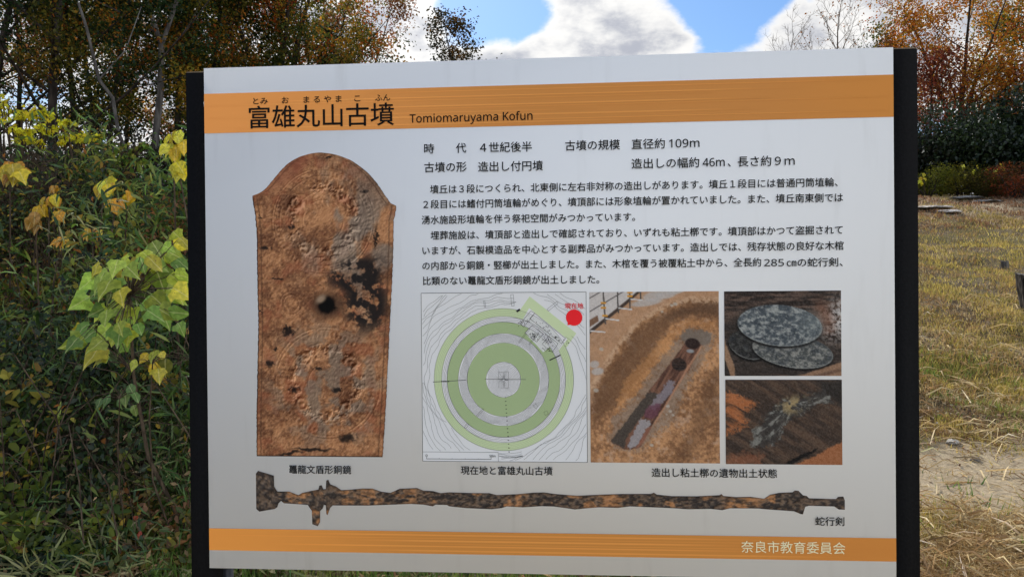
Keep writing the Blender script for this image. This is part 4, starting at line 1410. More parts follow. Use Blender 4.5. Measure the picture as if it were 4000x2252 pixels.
# ------------------------------------------------------------------ shrubs with layered leaf sprays
def spray_shrub(name, label, root_pt, pads, pal, leaf, seed, nper=34, group=None, w=None):
    """pads: (centre, half width, half height)"""
    r = np.random.default_rng(seed)
    rp = np.array(root_pt, float)
    root = empty(name, tuple(rp))
    tag(root, label, 'shrub', group)
    g, gl_ = Geo(), Geo()
    for c0, hw, hh in pads:
        c0 = np.asarray(c0) - rp
        m_ = c0 * np.array([.45, .5, .62]) + r.normal(0, .06, 3)
        g.tube([(r.normal(0, .05), r.normal(0, .05), -.1), m_, c0], [.016, .011, .005], 4, cap=False)
        n = max(8, int(nper * hw / .25))
        for k in range(5):
            e = c0 + np.array([r.uniform(-hw, hw), r.uniform(-hw, hw), r.uniform(-.3, .3) * hh])
            g.tube([m_ * .3 + c0 * .7, (c0 + e) / 2 + r.normal(0, .02, 3), e], [.006, .004, .002], 3, cap=False)
        P = c0 + r.normal(0, .5, (n, 3)) * np.array([hw, hw, hh])
        D = r.normal(0, .6, (n, 3)) + np.array([0, -.3, -.75])
        Nn = r.normal(0, .5, (n, 3)) + np.array([0, -.8, .7])
        s_ = leaf * r.uniform(.7, 1.25, n)
        leaves_np(gl_, P, D, Nn, s_, s_ * .72, pick(pal, n, r, w), fold=.15)
    link('branches', g.mesh('branches', True), M_TWIG, root)
    link('foliage', gl_.mesh('foliage'), M_LEAF, root)
    return root


def Z1(x, y, d):
    return at(x * .1413, 76.8 + y * .1413, d)


PXM = lambda px, d: px * .1413 / 740 * d
YS = np.clip(lin((226, 196, 40), (236, 208, 50), (206, 186, 44), (170, 166, 46)) * 1.1, 0, .9)


def pads1(lst, d, r):
    o = []
    for x, y, w_, h_ in lst:
        dd = d + r.uniform(-.35, .35)
        o.append((Z1(x, y, dd), PXM(w_ / 2, dd), PXM(h_ / 2, dd)))
    return o


r9 = np.random.default_rng(9)
spray_shrub('yellow_shrub', 'layered shrub with small yellow leaves at the left edge of the view', base_at(24, 8.6),
            pads1([(50, 165, 90, 50), (20, 205, 70, 30), (20, 250, 70, 40), (90, 240, 60, 25), (175, 245, 100, 45), (235, 262, 70, 40), (310, 240, 100, 50), (330, 270, 70, 50), (345, 292, 40, 22), (150, 275, 120, 25), (90, 350, 60, 30), (160, 372, 150, 30),
                   (30, 300, 60, 25), (290, 340, 70, 25), (380, 350, 60, 25), (330, 375, 110, 25), (200, 440, 170, 30), (150, 455, 80, 25), (265, 455, 60, 25), (100, 385, 70, 20)], 8.2, r9), YS, .058, 501, 85, 'yellow leaved shrubs')
spray_shrub('yellow_shrub', 'smaller layered yellow shrub below the thin dark trunks', base_at(82, 8.8),
            pads1([(470, 305, 80, 20), (440, 325, 70, 22), (495, 322, 45, 24), (450, 358, 60, 18), (530, 405, 90, 28), (470, 420, 80, 22), (620, 410, 110, 22), (715, 402, 50, 30), (560, 435, 130, 25), (440, 455, 60, 18), (660, 430, 80, 18)], 8.3, r9), YS, .058, 502, 85, 'yellow leaved shrubs')
GS = lin((96, 120, 44), (122, 132, 50), (76, 100, 40), (134, 126, 52))
spray_shrub('green_shrub', 'light green leafy shrub left of the upper yellow cluster', base_at(118, 7.6),
            pads1([(715, 468, 60, 34), (850, 485, 70, 38), (760, 520, 90, 40), (940, 520, 90, 45), (1010, 480, 80, 40), (870, 560, 120, 50), (760, 580, 120, 50), (980, 590, 120, 50), (660, 600, 100, 40), (560, 620, 80, 40), (900, 640, 140, 50), (1040, 620, 90, 50),
                   (700, 660, 120, 50), (800, 690, 120, 40), (600, 690, 100, 40), (480, 680, 90, 40), (1100, 690, 80, 40)], 7.3, r9), GS, .058, 503, 80)

# ------------------------------------------------------------------ saplings with large leaves
def lobed_leaf(name, kind):
    """one broad leaf, 1 unit long, stalk at the origin, blade along +X, drooping towards the tip"""
    if kind == 0:      # three pointed lobes
        o = [(0, 0), (.06, -.16), (.02, -.36), (.28, -.52), (.44, -.34), (.60, -.26), (.80, -.12), (1.0, 0), (.80, .12), (.60, .26), (.44, .34), (.28, .52), (.02, .36), (.06, .16)]
    elif kind == 1:    # broad oval with a point
        o = [(0, 0), (.06, -.2), (.25, -.36), (.5, -.36), (.75, -.22), (1.0, 0), (.75, .22), (.5, .36), (.25, .36), (.06, .2)]
    else:              # narrow oval
        o = [(0, 0), (.15, -.14), (.42, -.2), (.72, -.13), (1, 0), (.72, .13), (.42, .2), (.15, .14)]
    from mathutils.geometry import delaunay_2d_cdt
    n = len(o)
    mid = [(x, 0.0) for x in (.12, .3, .5, .7, .88)]
    sidep = [(.3, .16), (.3, -.16), (.52, .13), (.52, -.13)]
    if kind == 2:
        sidep = []
    P_ = [Vector(q) for q in o + mid + sidep]
    chain = [0] + list(range(n, n + 5)) + [o.index((1.0, 0)) if kind < 2 else o.index((1, 0))]
    ed_ = [(i, (i + 1) % n) for i in range(n)] + list(zip(chain, chain[1:]))
    vo, eo, fo, *_ = delaunay_2d_cdt(P_, ed_, [list(range(n))], 1, 1e-5)
    F = [tuple(f) for f in fo]
    V = [(q.x, q.y, .34 * abs(q.y) - .42 * q.x * q.x - .95 * q.y * q.y + .05 * math.sin(q.x * 9 + q.y * 7)) for q in vo]
    me = bpy.data.meshes.new(name)
    me.from_pydata(V, [], F)
    for p_ in me.polygons:
        p_.use_smooth = True
    me.materials.append(M_BIGLEAF)
    return me


LEAF_MESH = [lobed_leaf('lobed_leaf', 0), lobed_leaf('oval_leaf', 1), lobed_leaf('narrow_leaf', 2)]


def sapling(name, label, root_pt, leaves, depthvar, pal, seed, kind=(0,), group=None, cat='sapling', stem_r=.008, face=(.0, -.7, .6), stalk=.6):
    """leaves: (point, size); each is an object of its own"""
    r = np.random.default_rng(seed)
    rp = np.array(root_pt, float)
    root = empty(name, tuple(rp))
    tag(root, label, cat, group)
    pts = np.array([p for p, s in leaves]) - rp
    top = pts.mean(0)
    hi = pts[np.argmax(pts[:, 2])]
    g = Geo()
    bend = r.normal(0, .05, 3)
    trunk = np.array([np.array([0, 0, -.05]), top * .35 + bend, top * .7 + bend * .7, top, hi * .92 + top * .08])
    g.tube(trunk, [stem_r, stem_r * .8, stem_r * .65, stem_r * .5, stem_r * .25], 6, cap=False)
    for (p, s), q in zip(leaves, pts):
        k = 2 if np.linalg.norm(q - trunk[2]) < np.linalg.norm(q - trunk[3]) else 3
        aim = q - trunk[k]
        side = r.uniform(-1, 1)
        D = norm(np.array([aim[0] * 1.0 + side * .04, aim[1] * .3 - .06, -.07 - .10 * r.uniform(0, 1)]) + r.normal(0, .02, 3))
        Nn = norm(np.array(face) + r.normal(0, .35, 3))
        Y_ = norm(np.cross(Nn, D))
        Z_ = np.cross(D, Y_)
        st = q - D * s * .45
        g.tube([trunk[k], (trunk[k] + st) / 2 + np.array([0, 0, s * .15]), st], [.0028, .002, .0014], 4, cap=False)
        o_ = bpy.data.objects.new('leaf', LEAF_MESH[kind[r.integers(0, len(kind))]])
        M = Matrix(((D[0] * s, Y_[0] * s, Z_[0] * s, st[0]), (D[1] * s, Y_[1] * s, Z_[1] * s, st[1]), (D[2] * s, Y_[2] * s, Z_[2] * s, st[2]), (0, 0, 0, 1)))
        COL.objects.link(o_)
        o_.parent = root
        o_.matrix_basis = M
        c = pal[r.integers(0, len(pal))] * (1 + r.normal(0, .20))
        o_.color = (*np.clip(c, .01, .9), 1)
    link('stem', g.mesh('stem', True), M_TWIG, root)
    return root


def leafset(lst, d, r, conv, var=.15):
    o = []
    for x, y, sz in lst:
        dd = d + r.uniform(-var, var)
        p = conv(x, y, dd)
        o.append((p, sz * dd))
    return o


rs_ = np.random.default_rng(21)
LEAF_GAIN = 1.3
K1 = .1413 / 740
YL = lin((226, 186, 30), (236, 196, 44), (220, 176, 34), (232, 204, 66))
OG = lin((224, 168, 34), (214, 150, 36), (232, 184, 50), (200, 138, 40))


def cluster(cx, cy, w_, h_, n, size, r):
    out_ = []
    for k in range(n):
        a = 2 * np.pi * k / n + r.uniform(-.4, .4)
        q = math.sqrt(r.uniform(.15, 1)) * .5
        out_.append((cx + math.cos(a) * w_ * q, cy + math.sin(a) * h_ * q, size * K1 * r.uniform(.8, 1.2)))
    return out_


SG = 'yellow leaved saplings in the thicket'
for k, (cx, cy, w_, h_, n_, sz, d_, pal_, kd, lb_, bc) in enumerate([
        (70, 680, 190, 120, 11, 88, 5.6, OG, (1, 0), 'sapling with big golden leaves cut by the left edge of the view', 60),
        (372, 793, 60, 14, 3, 52, 6.4, OG, (2, 1), 'thin sapling with only a small flat tuft of golden leaves', 372),
        (350, 882, 150, 44, 7, 68, 6.0, OG, (1, 2), 'sapling with a wide flat spread of golden leaves on a dark stem', 350),
        (272, 943, 90, 20, 4, 62, 5.8, OG, (1,), 'low sapling with two round golden leaf tufts', 270),
        (410, 988, 80, 36, 5, 60, 5.6, OG, (1, 0), 'low sapling with a small golden tuft right of the flat spread', 400),
        (735, 785, 110, 76, 8, 84, 5.6, YL, (1, 0), 'tall sapling with a drooping bunch of golden yellow leaves in the middle of the thicket', 780),
        (820, 905, 150, 36, 7, 70, 5.5, OG, (1, 2), 'sapling with a low flat bunch of orange yellow leaves in the bamboo grass', 790),
        (905, 848, 60, 50, 4, 66, 5.7, OG, (1,), 'small sapling with a tight golden tuft above the bamboo grass', 905),
        (1230, 482, 150, 150, 15, 80, 4.8, YL, (0, 1), 'sapling top with a large bright yellow bunch beside the black post', 1260),
        (1262, 662, 90, 62, 6, 78, 4.7, YL, (0, 1), 'lower bright yellow bunch beside the black post', 1290),
        (652, 1103, 140, 14, 4, 64, 5.1, OG, (2,), 'flat spray of narrow pale orange leaves low in the thicket', 650),
        (430, 1168, 120, 30, 5, 66, 4.9, OG, (2,), 'spray of narrow golden leaves above the dark hollow', 420),
        (240, 1030, 60, 80, 4, 80, 5.2, lin((168, 124, 44), (150, 110, 44)), (2, 1), 'sapling with hanging withered brown yellow leaves', 230)]):
    lv = leafset(cluster(cx, cy, w_, h_, n_ + 2, sz * 1.3, rs_), d_, rs_, Z1, .12)
    sapling('yellow_sapling', lb_, base_at(bc * .1413, d_ + .15), lv, .1, pal_, 520 + k, kd, SG, stem_r=.009)

# the near sapling with broad three-lobed leaves
LG = lin((140, 168, 62), (160, 180, 72), (176, 186, 60), (150, 160, 58), (116, 148, 62), (190, 178, 56))
Z2 = lambda x, y, d: at(x * .2388, 230.4 + y * .2388, d)
K2 = .2388 / 740
big = [(745, 25, 60), (755, 60, 70), (735, 95, 60), (700, 70, 55), (760, 130, 70), (690, 105, 70), (640, 125, 80), (590, 130, 75), (510, 130, 80), (480, 150, 75), (545, 165, 80), (425, 170, 55), (410, 205, 100), (440, 230, 100), (400, 250, 90), (350, 245, 60),
       (330, 300, 90), (500, 200, 90), (560, 210, 80), (610, 215, 95), (670, 205, 105), (700, 230, 100), (740, 200, 90), (755, 190, 60), (755, 255, 95), (735, 275, 80), (660, 290, 95), (600, 300, 90), (540, 250, 90), (500, 270, 80), (470, 310, 70),
       (560, 340, 80), (500, 370, 90), (440, 350, 75), (400, 340, 70), (690, 360, 90), (640, 345, 80), (735, 345, 80), (325, 415, 105), (360, 440, 80), (430, 425, 95), (300, 470, 70), (500, 430, 90), (505, 485, 90), (385, 515, 105), (520, 400, 70), (760, 410, 60), (580, 400, 60)]
for k in range(42):
    x_, y_, _s = big[rs_.integers(0, 46)]
    big.append((x_ + rs_.normal(0, 28), y_ + rs_.normal(0, 22), rs_.uniform(60, 90)))
sapling('broadleaf_sapling', 'near sapling with large yellow green lobed leaves beside the black post', base_at(187, 3.9), leafset([(x, y, s * K2 * 1.12) for x, y, s in big], 3.65, rs_, Z2, .35), .2, LG, 541, (0, 0, 1), cat='sapling', stem_r=.012)
low = [(555, 560, 55), (600, 530, 55), (635, 520, 60), (680, 522, 45), (640, 585, 90), (690, 570, 80), (665, 600, 70)]
sapling('broadleaf_sapling', 'small sapling with a few yellow lobed leaves under the large one', base_at(172, 3.85), leafset([(x, y, s * K2) for x, y, s in low], 3.6, rs_, Z2, .1), .2, lin((190, 176, 56), (206, 176, 54), (170, 174, 70)), 542, (0, 1), stem_r=.006)
low = [(545, 665, 60), (500, 680, 55), (460, 672, 50), (440, 710, 65), (520, 700, 65), (570, 690, 50), (565, 750, 50), (410, 720, 50), (495, 720, 50)]
sapling('broadleaf_sapling', 'small sapling with pale green flat leaves in the dark hollow', base_at(128, 3.85), leafset([(x, y, s * K2) for x, y, s in low], 3.65, rs_, Z2, .1), .2, lin((96, 124, 66), (110, 138, 80), (120, 140, 74)), 543, (1,), stem_r=.005, face=(0, -.4, .9))
rd = [(578, 1272, 36), (565, 1205, 30)]
sapling('red_seedling', 'seedling with two red leaves low in the grass near the black post', base_at(137, 3.62), leafset([(x, y, s * K2) for x, y, s in rd], 3.5, rs_, Z2, .03), .1, lin((168, 62, 40), (150, 66, 44)), 544, (0,), cat='seedling', stem_r=.003)
# saplings among the weeds beyond the lawn (pixels of a 1812-wide enlargement)
Z4 = lambda x, y, d: at((3500 + x * .276) / 3.906, (500 + y * .276) / 3.906, d)
K4 = .276 / 3.906 / 740
for k, (lst, bx, lb_) in enumerate([
        ([(1495, 520, 60), (1520, 550, 40), (1480, 570, 60), (1460, 600, 60), (1415, 590, 60), (1440, 615, 50), (1525, 590, 40), (1525, 575, 40), (1425, 635, 30)], 1400, 'weedy sapling with a bright yellow tuft before the evergreen bush'),
        ([(962, 538, 70), (990, 670, 55), (975, 690, 40)], 930, 'pale thin stem with one round yellow leaf at its top'),
        ([(355, 712, 60), (335, 750, 60), (430, 735, 60), (375, 775, 60), (400, 650, 60), (410, 710, 40)], 400, 'weedy sapling with yellow leaves next to the right post'),
        ([(1100, 600, 50), (1090, 640, 50), (1160, 540, 45)], 1040, 'slanting thin stem with a few amber leaves'),
        ([(1280, 585, 45), (1370, 720, 40), (1400, 710, 40), (1640, 735, 40), (1670, 722, 40), (1700, 720, 30)], 1580, 'bare forked stem with pale yellow leaves near the reddish shrub')]):
    sapling('weed_sapling', lb_, (Z4(bx, 0, 20.9)[0], 20.9, gz(Z4(bx, 0, 20.9)[0], 20.9)), leafset([(x, y, s * K4 * 1.2) for x, y, s in lst], 20.7, rs_, Z4, .1), .1, YL, 560 + k, (1,), 'yellow leaved weeds beyond the lawn', stem_r=.022)

# ------------------------------------------------------------------ undergrowth of the bank (uncountable)
ru = np.random.default_rng(33)
LEAF_GAIN = 1.2


def bank_points(n, d0, d1, a0=-.95, a1=-.30, pw=1.0):
    d = d0 + (d1 - d0) * ru.random(n) ** pw
    a = ru.uniform(a0, a1, n)
    return a * d, d


def hump(x, y):
    """height of the tangle above the soil"""
    h = .06 + 1.0 * sstep(.34, .72, fbm(x * 1.5 + 60, y * 1.5 + 60, 3)) + .25 * fbm(x * 5, y * 5, 2)
    h = h * (1 - .55 * sstep(6.8, 8.5, y))
    return h * sstep(3.45, 4.6, y + .5 * (fbm(x * 2, y * 0 + 5, 2) - .5)) + .06


def scatter_leaves(name, label, n, d0, d1, pal, length, ratio, mat, seed_off, long=False, hrange=(.35, 1.05), up=.0, droop=.2, zone=None, pw=1.0, w=None, a0=-.95, a1=-.30):
    x, y = bank_points(n, d0, d1, a0, a1, pw)
    if zone is not None:
        keep = ru.random(n) < zone(x, y)
        x, y = x[keep], y[keep]
        n = len(x)
    z = terrain(x, y) + hump(x, y) * ru.uniform(*hrange, n)
    P = np.stack([x, y, z], -1)
    hue = fbm(x * 1.2 + seed_off, y * 1.2 + z, 3)
    D = ru.normal(0, 1, (n, 3)) + np.array([0, -.25, up - droop])
    Nn = ru.normal(0, .5, (n, 3)) + np.array([0, -.85, .85])
    s_ = length * ru.uniform(.55, 1.25, n)
    pal = np.asarray(pal)
    k_ = np.clip((hue - .28) / .44 * len(pal) + ru.normal(0, .9, n), 0, len(pal) - .01).astype(int)
    C = np.clip(pal[k_] * (1 + ru.normal(0, .3, (n, 1))), .002, .9)
    g = Geo()
    leaves_np(g, P, D, Nn, s_, s_ * ratio, C, long=long)
    tag(link(name, g.mesh(name), mat), label, None, None, 'stuff')


UND = lin((34, 50, 22), (44, 64, 26), (64, 80, 30), (50, 66, 30), (86, 94, 36), (112, 98, 42), (124, 82, 40))
scatter_leaves('thicket_undergrowth', 'dark tangle of small leaves covering the bank', 76000, 3.5, 12.5, UND, .048, .5, M_GLOSSLEAF, 3, pw=1.25, zone=lambda x, y: np.where(y > 6, 1.0, .22 + .9 * sstep(.40, .58, fbm(x * 2.3 + 81, y * 2.3 + 61, 3))), long=False)
BRD = lin((96, 110, 44), (118, 128, 50), (84, 100, 42), (140, 132, 56), (72, 92, 44), (150, 120, 56))
scatter_leaves('broad_undergrowth', 'broader olive and yellow green leaves topping the undergrowth', 13000, 3.6, 8.5, BRD, .066, .52, M_LEAF, 5, long=True, hrange=(.8, 1.22), zone=lambda x, y: .05 + .95 * sstep(.49, .6, fbm(x * 2.2 + 31, y * 2.2 + 13, 3)), pw=1.2)
BAM = lin((56, 84, 30), (74, 104, 38), (96, 124, 48), (62, 90, 38), (120, 132, 56))
band_zone = lambda x, y: np.exp(-((y - 6.1) / 1.3) ** 2) * (.35 + .65 * sstep(-.62, -.5, x / y)) + .02
scatter_leaves('bamboo_grass', 'green bamboo grass with long pointed leaves on the middle of the bank', 20000, 3.7, 9.5, BAM, .14, .14, M_GLOSSLEAF, 9, long=True, hrange=(.6, 1.35), up=.35, zone=band_zone)
scatter_leaves('bamboo_grass_leaves', 'grey green blades arching low on the bank', 5200, 3.4, 5.2, lin((74, 100, 46), (100, 122, 60), (60, 84, 40), (124, 130, 76), (136, 134, 84)), .14, .07, M_GLOSSLEAF, 19, long=True, hrange=(.5, 1.3), up=.35, zone=lambda x, y: .12 + .88 * sstep(.50, .62, fbm(x * 2.7 + 51, y * 2.7 + 3, 3)))
AMB = lin((150, 122, 44), (164, 134, 50), (122, 118, 46), (150, 96, 42), (112, 110, 44), (96, 104, 40))
amber_zone = lambda x, y: sstep(.50, .62, fbm(x * 1.6 + 11, y * 1.6 + 23, 3)) * .9 + .08
scatter_leaves('amber_leaves', 'amber and yellow leaves of the low undergrowth', 11000, 3.6, 7.5, AMB, .05, .45, M_LEAF, 29, long=True, hrange=(.75, 1.2), zone=amber_zone)
scatter_leaves('pale_litter', 'pale curled dead leaves and grass at the foot of the bank', 5200, 3.2, 4.1, lin((150, 138, 104), (120, 112, 78), (96, 104, 66), (168, 140, 104), (130, 96, 70)), .05, .4, M_LEAF, 39, hrange=(.15, 1.1), a0=-1.0, a1=.44)
# bare twigs of the tangle
g = Geo()
n = 1700
x, y = bank_points(n, 3.6, 11.5)
tz = terrain(x, y)
for i in range(n):
    brown = y[i] > 6.6 and x[i] / y[i] < -.52
    h_ = float(ru.uniform(.3, .75)) * (1.5 if brown else .9)
    lx_, ly_ = ru.normal(0, .28, 2)
    p = np.array([x[i], y[i], tz[i]])
    w_ = .0022 if y[i] < 5.5 else .004
    g.tube([p, p + (lx_ * .4, ly_ * .4, h_ * .6), p + (lx_, ly_, h_)], [w_, w_ * .8, w_ * .5], 3, cap=False)
x, y = bank_points(130, 3.6, 5.6)
tz = terrain(x, y)
for i in range(130):
    h_ = float(ru.uniform(.5, 1.1))
    a_ = ru.uniform(0, 2 * np.pi)
    dx_, dy_ = math.cos(a_) * h_ * .6, math.sin(a_) * h_ * .4
    p = np.array([x[i], y[i], tz[i]])
    g.tube([p, p + (dx_ * .15, dy_ * .15, h_ * .5), p + (dx_ * .5, dy_ * .5, h_ * .85), p + (dx_, dy_, h_ * .8), p + (dx_ * 1.4, dy_ * 1.4, h_ * .6)], [.0045, .004, .003, .0022, .0015], 4, cap=False)
x, y = bank_points(1500, 7.2, 8.8, -.72, -.56)
tz = terrain(x, y)
for i in range(1500):
    h_ = float(ru.uniform(.4, 1.15))
    lx_, ly_ = ru.normal(0, .3, 2)
    p = np.array([x[i], y[i], tz[i]])
    g.tube([p, p + (lx_ * .2, ly_ * .4, h_ * .6), p + (lx_, ly_, h_)], [.005, .004, .002], 3, cap=False)
tag(link('dead_twigs', g.mesh('dead_twigs'), M_TWIG), 'tangle of bare brown twigs and stems in the thicket', None, None, 'stuff')

# ------------------------------------------------------------------ the lawn (uncountable)
rl = np.random.default_rng(44)
LEAF_GAIN = 1.22


def lawn_points(n, d0, d1, a0, a1, k=1.5):
    u = rl.random(n)
    d = (d0 ** (1 - k) + u * (d1 ** (1 - k) - d0 ** (1 - k))) ** (1 / (1 - k))
    return rl.uniform(a0, a1, n) * d, d


def blades(name, label, n, d0, d1, a0, a1, pal, h0, zone=None, lie=0.0, wd=.006, k=1.5, seed=0):
    x, y = lawn_points(n, d0, d1, a0, a1, k)
    if zone is not None:
        kp = rl.random(len(x)) < zone(x, y)
        x, y = x[kp], y[kp]
    n = len(x)
    z = terrain(x, y) - .004
    P = np.stack([x, y, z], -1)
    a = rl.uniform(0, 2 * np.pi, n)
    tilt = rl.uniform(.1, .7, n) if not lie else rl.uniform(1.2, 1.6, n)
    D = np.stack([np.cos(a) * np.sin(tilt), np.sin(a) * np.sin(tilt), np.cos(tilt)], -1)
    S = norm(np.cross(D, rl.normal(0, 1, (n, 3))))
    h = h0 * rl.uniform(.4, 1.4, n)[:, None]
    w_ = (wd * (1 + y * .10))[:, None] * rl.uniform(.6, 1.3, n)[:, None]
    if lie:
        P[:, 2] += rl.uniform(.004, .03, n)
        bend = np.stack([np.zeros(n), np.zeros(n), rl.uniform(0, .25, n)], -1) * h
        V = np.stack([P - S * w_ / 2, P + S * w_ / 2, P + D * h * .5 + S * w_ / 2 + bend, P + D * h * .5 - S * w_ / 2 + bend, P + D * h], 1).reshape(-1, 3)
        b_ = np.arange(n)[:, None] * 5
        q_, t_, rep = b_ + np.array([[0, 1, 2, 3]]), b_ + np.array([[3, 2, 4]]), 5
    else:
        V = np.stack([P - S * w_ / 2, P + S * w_ / 2, P + D * h], 1).reshape(-1, 3)
        b_ = np.arange(n)[:, None] * 3
        q_, t_, rep = None, b_ + np.array([[0, 1, 2]]), 3
    hue = fbm(x * 1.1 + seed, y * 1.1, 4)
    pal = np.asarray(pal)
    kk = np.clip((hue - .28) / .44 * len(pal) + rl.normal(0, .8, n), 0, len(pal) - .01).astype(int)
    C = np.clip(pal[kk] * (1 + rl.normal(0, .22, (n, 1))), .002, .9)
    g = Geo()
    g.add(V, q_, t_, np.repeat(C, rep, 0))
    tag(link(name, g.mesh(name), M_GRASS), label, None, None, 'stuff')


STRAW = lin((176, 154, 110), (154, 132, 88), (190, 172, 130), (130, 104, 66), (104, 80, 52))
OLV = lin((180, 160, 84), (160, 146, 72), (192, 170, 100), (132, 126, 62), (166, 136, 84), (148, 122, 80))
GRN = lin((96, 124, 50), (78, 108, 44), (116, 138, 60), (130, 136, 62))


def path_gap(x, y):
    yj_ = y + (fbm(x * 1.3, y * 1.3, 3) - .5) * 1.0
    return 1 - .97 * sstep(4.15, 4.45, yj_) * (1 - sstep(5.3, 5.75, yj_)) - .75 * sstep(16.4, 17.2, yj_)


def clumps(x, y):
    return (.12 + .88 * sstep(.40, .60, fbm(x * 2.6 + 71, y * 1.9 + 17, 4, .6))) * path_gap(x, y)


RA = (.46, .86)
blades('dry_grass', 'dry straw coloured turf of the lawn', 90000, 3.3, 18, *RA, np.concatenate([STRAW, OLV]), .055, clumps, k=1.6, seed=3)
blades('olive_grass', 'olive yellow short grass on the upper lawn', 52000, 6.0, 17.5, *RA, OLV, .06, lambda x, y: sstep(7.4, 10.5, y) * clumps(x + 3, y) + .05, k=1.3, seed=13, wd=.007)
blades('green_grass', 'fresh green grass patches across the lawn', 30000, 5.8, 9, *RA, GRN, .07, lambda x, y: np.exp(-((y - 7.1 - (x / y - .6) * -3) / .5) ** 2) * sstep(.38, .6, fbm(x * 1.6 + 4, y * 1.6 + 8, 3)) * 1.2, seed=23)
blades('grass_tufts', 'scattered green tufts in the dry foreground', 16000, 3.2, 6.4, *RA, GRN, .075, lambda x, y: (sstep(.60, .72, fbm(x * 3.1 + 14, y * 3.1 + 5, 3)) + .012) * (path_gap(x, y) + .04), seed=33)
blades('straw_litter', 'cut straw and dead stems lying on the soil', 28000, 3.2, 9.5, *RA, STRAW, .08, lambda x, y: path_gap(x, y) + .10, lie=1, wd=.0028, k=1.8, seed=43)
blades('stalk_litter', 'long pale dead stalks strewn over the soil', 2600, 3.2, 10, *RA, lin((196, 178, 138), (168, 146, 104), (140, 112, 76)), .22, lambda x, y: path_gap(x, y) + .2, lie=1, wd=.006, k=1.8, seed=47)
blades('leaf_litter', 'withered brown leaf scraps on the lawn', 1800, 3.2, 12, *RA, lin((134, 96, 66), (158, 128, 98), (96, 66, 46), (180, 164, 140)), .03, lambda x, y: path_gap(x, y) * .9 + .1, lie=1, wd=.011, k=1.8, seed=53)
blades('dry_tufts', 'taller tufts of yellowed grass on the upper lawn', 30000, 6.5, 17.5, *RA, lin((180, 158, 84), (156, 140, 70), (124, 116, 56), (168, 136, 84)), .08, lambda x, y: sstep(.52, .62, fbm(x * 2.2 + 91, y * 1.5 + 37, 4, .6)) * path_gap(x, y), k=1.3, seed=57, wd=.007)
blades('earth_litter', 'dead grass and leaf scraps on the bare earth at the top of the lawn', 20000, 15.5, 20.6, *RA, lin((134, 100, 72), (104, 78, 56), (168, 146, 120), (150, 132, 80)), .07, lambda x, y: .25 + sstep(.40, .56, fbm(x * 1.6 + 9, y * 1.1 + 77, 4, .6)), k=1.3, seed=59, wd=.012)
# behind and under the board, where only a strip shows
blades('verge_grass', 'green and brown grass below the board', 24000, 3.1, 5.0, -.50, .50, np.concatenate([GRN, lin((70, 84, 44), (90, 100, 60), (60, 78, 40))]), .10, None, k=2.5, seed=63)
blades('verge_litter', 'dead leaves and stalks below the board', 7000, 3.1, 5.0, -.55, .50, np.concatenate([STRAW, lin((150, 138, 110), (120, 80, 60))]), .07, None, lie=1, wd=.012, k=2.5, seed=73)
blades('meadow_grass', 'sparse meadow grass behind the board', 60000, 5.0, 20, -.32, .50, np.concatenate([STRAW, OLV]), .07, None, k=1.3, seed=83, wd=.010)

# ------------------------------------------------------------------ stones, stump, post
def rock(name, label, c, size, seed, col, group=None):
    r = np.random.default_rng(seed)
    import bmesh
    bm = bmesh.new()
    bmesh.ops.create_icosphere(bm, subdivisions=3, radius=1)
    for v in bm.verts:
        n_ = v.co.normalized()
        k = 1 + 1.3 * (float(fbm(np.array([n_.x * 1.6 + seed]), np.array([n_.y * 1.6 + n_.z * 2]), 3)[0]) - .5)
        v.co = Vector((n_.x * size[0] * k, n_.y * size[1] * k, max(n_.z, -.3) * size[2] * k))
    me = bpy.data.meshes.new(name)
    bm.to_mesh(me)
    bm.free()
    o_ = link(name, me, mat_plain(name + '_stone', col, .85, bump=.6, bscale=30, var=.35))
    o_.location = c
    tag(o_, label, 'rock', group)


for k, (c_, y_, s_, lb_) in enumerate([(932, 17.6, (.42, .3, .035), 'flat pale rock slab on bare earth next to the right post'), (948, 17.2, (.25, .2, .05), 'small pale stone right of the pale slab'),
                                       (966, 19.9, (.4, .3, .05), 'grey rock slab at the top edge of the lawn'), (988, 19.2, (.3, .25, .045), 'low dark grey rock right of the grey slab')]):
    b_ = base_at(c_, y_)
    rock('rock', lb_, b_, s_, 600 + k, (.50, .46, .42) if k < 2 else (.22, .225, .23), 'rocks at the top of the lawn')

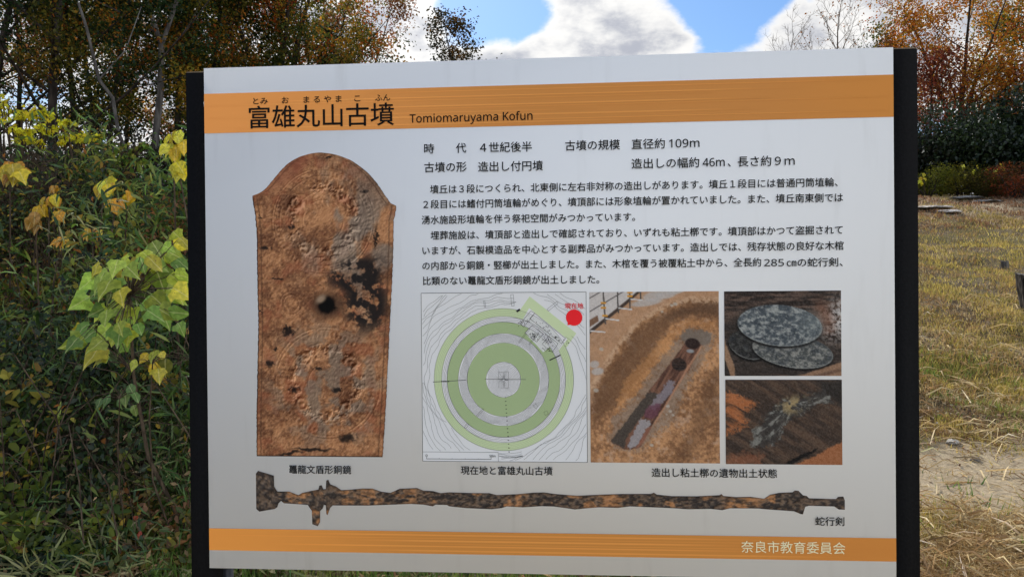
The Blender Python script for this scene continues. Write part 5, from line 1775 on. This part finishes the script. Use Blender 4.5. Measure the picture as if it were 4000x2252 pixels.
for k, (x_, y_, s_) in enumerate([(953, 5.55, .035), (975, 5.25, .03), (1001, 5.9, .022), (936, 6.1, .02)]):
    b_ = base_at(x_, y_)
    rock('stone', ['white pebble at the far rim of the bare soil strip', 'grey brown stone in the middle of the bare soil strip', 'small pebble beyond the soil strip at the right edge', 'small pebble in the straw close to the right post'][k],
         (b_[0], b_[1], b_[2] + s_ * .2), (s_ * 1.3, s_, s_ * .7), 620 + k, (.42, .39, .34) if k != 1 else (.17, .15, .13), 'loose stones on the lawn')


def stump(name, label, c, rad, h, seed, mat, lean=(0, 0)):
    r = np.random.default_rng(seed)
    root = empty(name, tuple(c))
    tag(root, label, 'stump')
    k, rows = 28, 9
    V, C = [], []
    for j in range(rows):
        zz = -.1 + (h + .1) * j / (rows - 1)
        fl = 1 - .22 * (1 - j / (rows - 1)) if lean[0] else 1 + .25 * (1 - j / (rows - 1)) ** 3
        for i in range(k):
            a = 2 * np.pi * i / k
            rr4 = rad * fl * (1 + .10 * math.sin(a * 7 + seed) + .05 * math.sin(a * 13 + 1) + r.normal(0, .015))
            V.append((rr4 * math.cos(a) + lean[0] * zz, rr4 * math.sin(a) + lean[1] * zz, zz + (r.normal(0, .012) if j == rows - 1 else 0)))
    F = [(j * k + i, j * k + (i + 1) % k, (j + 1) * k + (i + 1) % k, (j + 1) * k + i) for j in range(rows - 1) for i in range(k)]
    me = mesh_np('bark', np.array(V), np.array(F))
    link('bark', me, mat, root)
    tp = V[-k:]
    cx_, cy_ = np.mean([p[0] for p in tp]), np.mean([p[1] for p in tp])
    V2 = [(p[0] * .97 + cx_ * .03, p[1] * .97 + cy_ * .03, p[2] - .004) for p in tp] + [(cx_, cy_, h - .01)]
    F2 = [(i, (i + 1) % k, k) for i in range(k)]
    link('cut_face', mesh_np('cut_face', np.array(V2), np.array(F2)), M_BARKGREY, root)


M_CHAR = mat_bark('weathered_wood', (0.008, 0.007, 0.007), (0.10, 0.088, 0.078), 40)
b_ = base_at(1035, 9.1)
stump('stump', 'weathered black wooden stump at the right edge of the lawn', b_, .155, .50, 3, M_CHAR, (-.06, 0))
b_ = base_at(1005, 12.3)
stump('stump', 'small grey cut stump further up the lawn', b_, .055, .13, 8, M_BARKGREY)
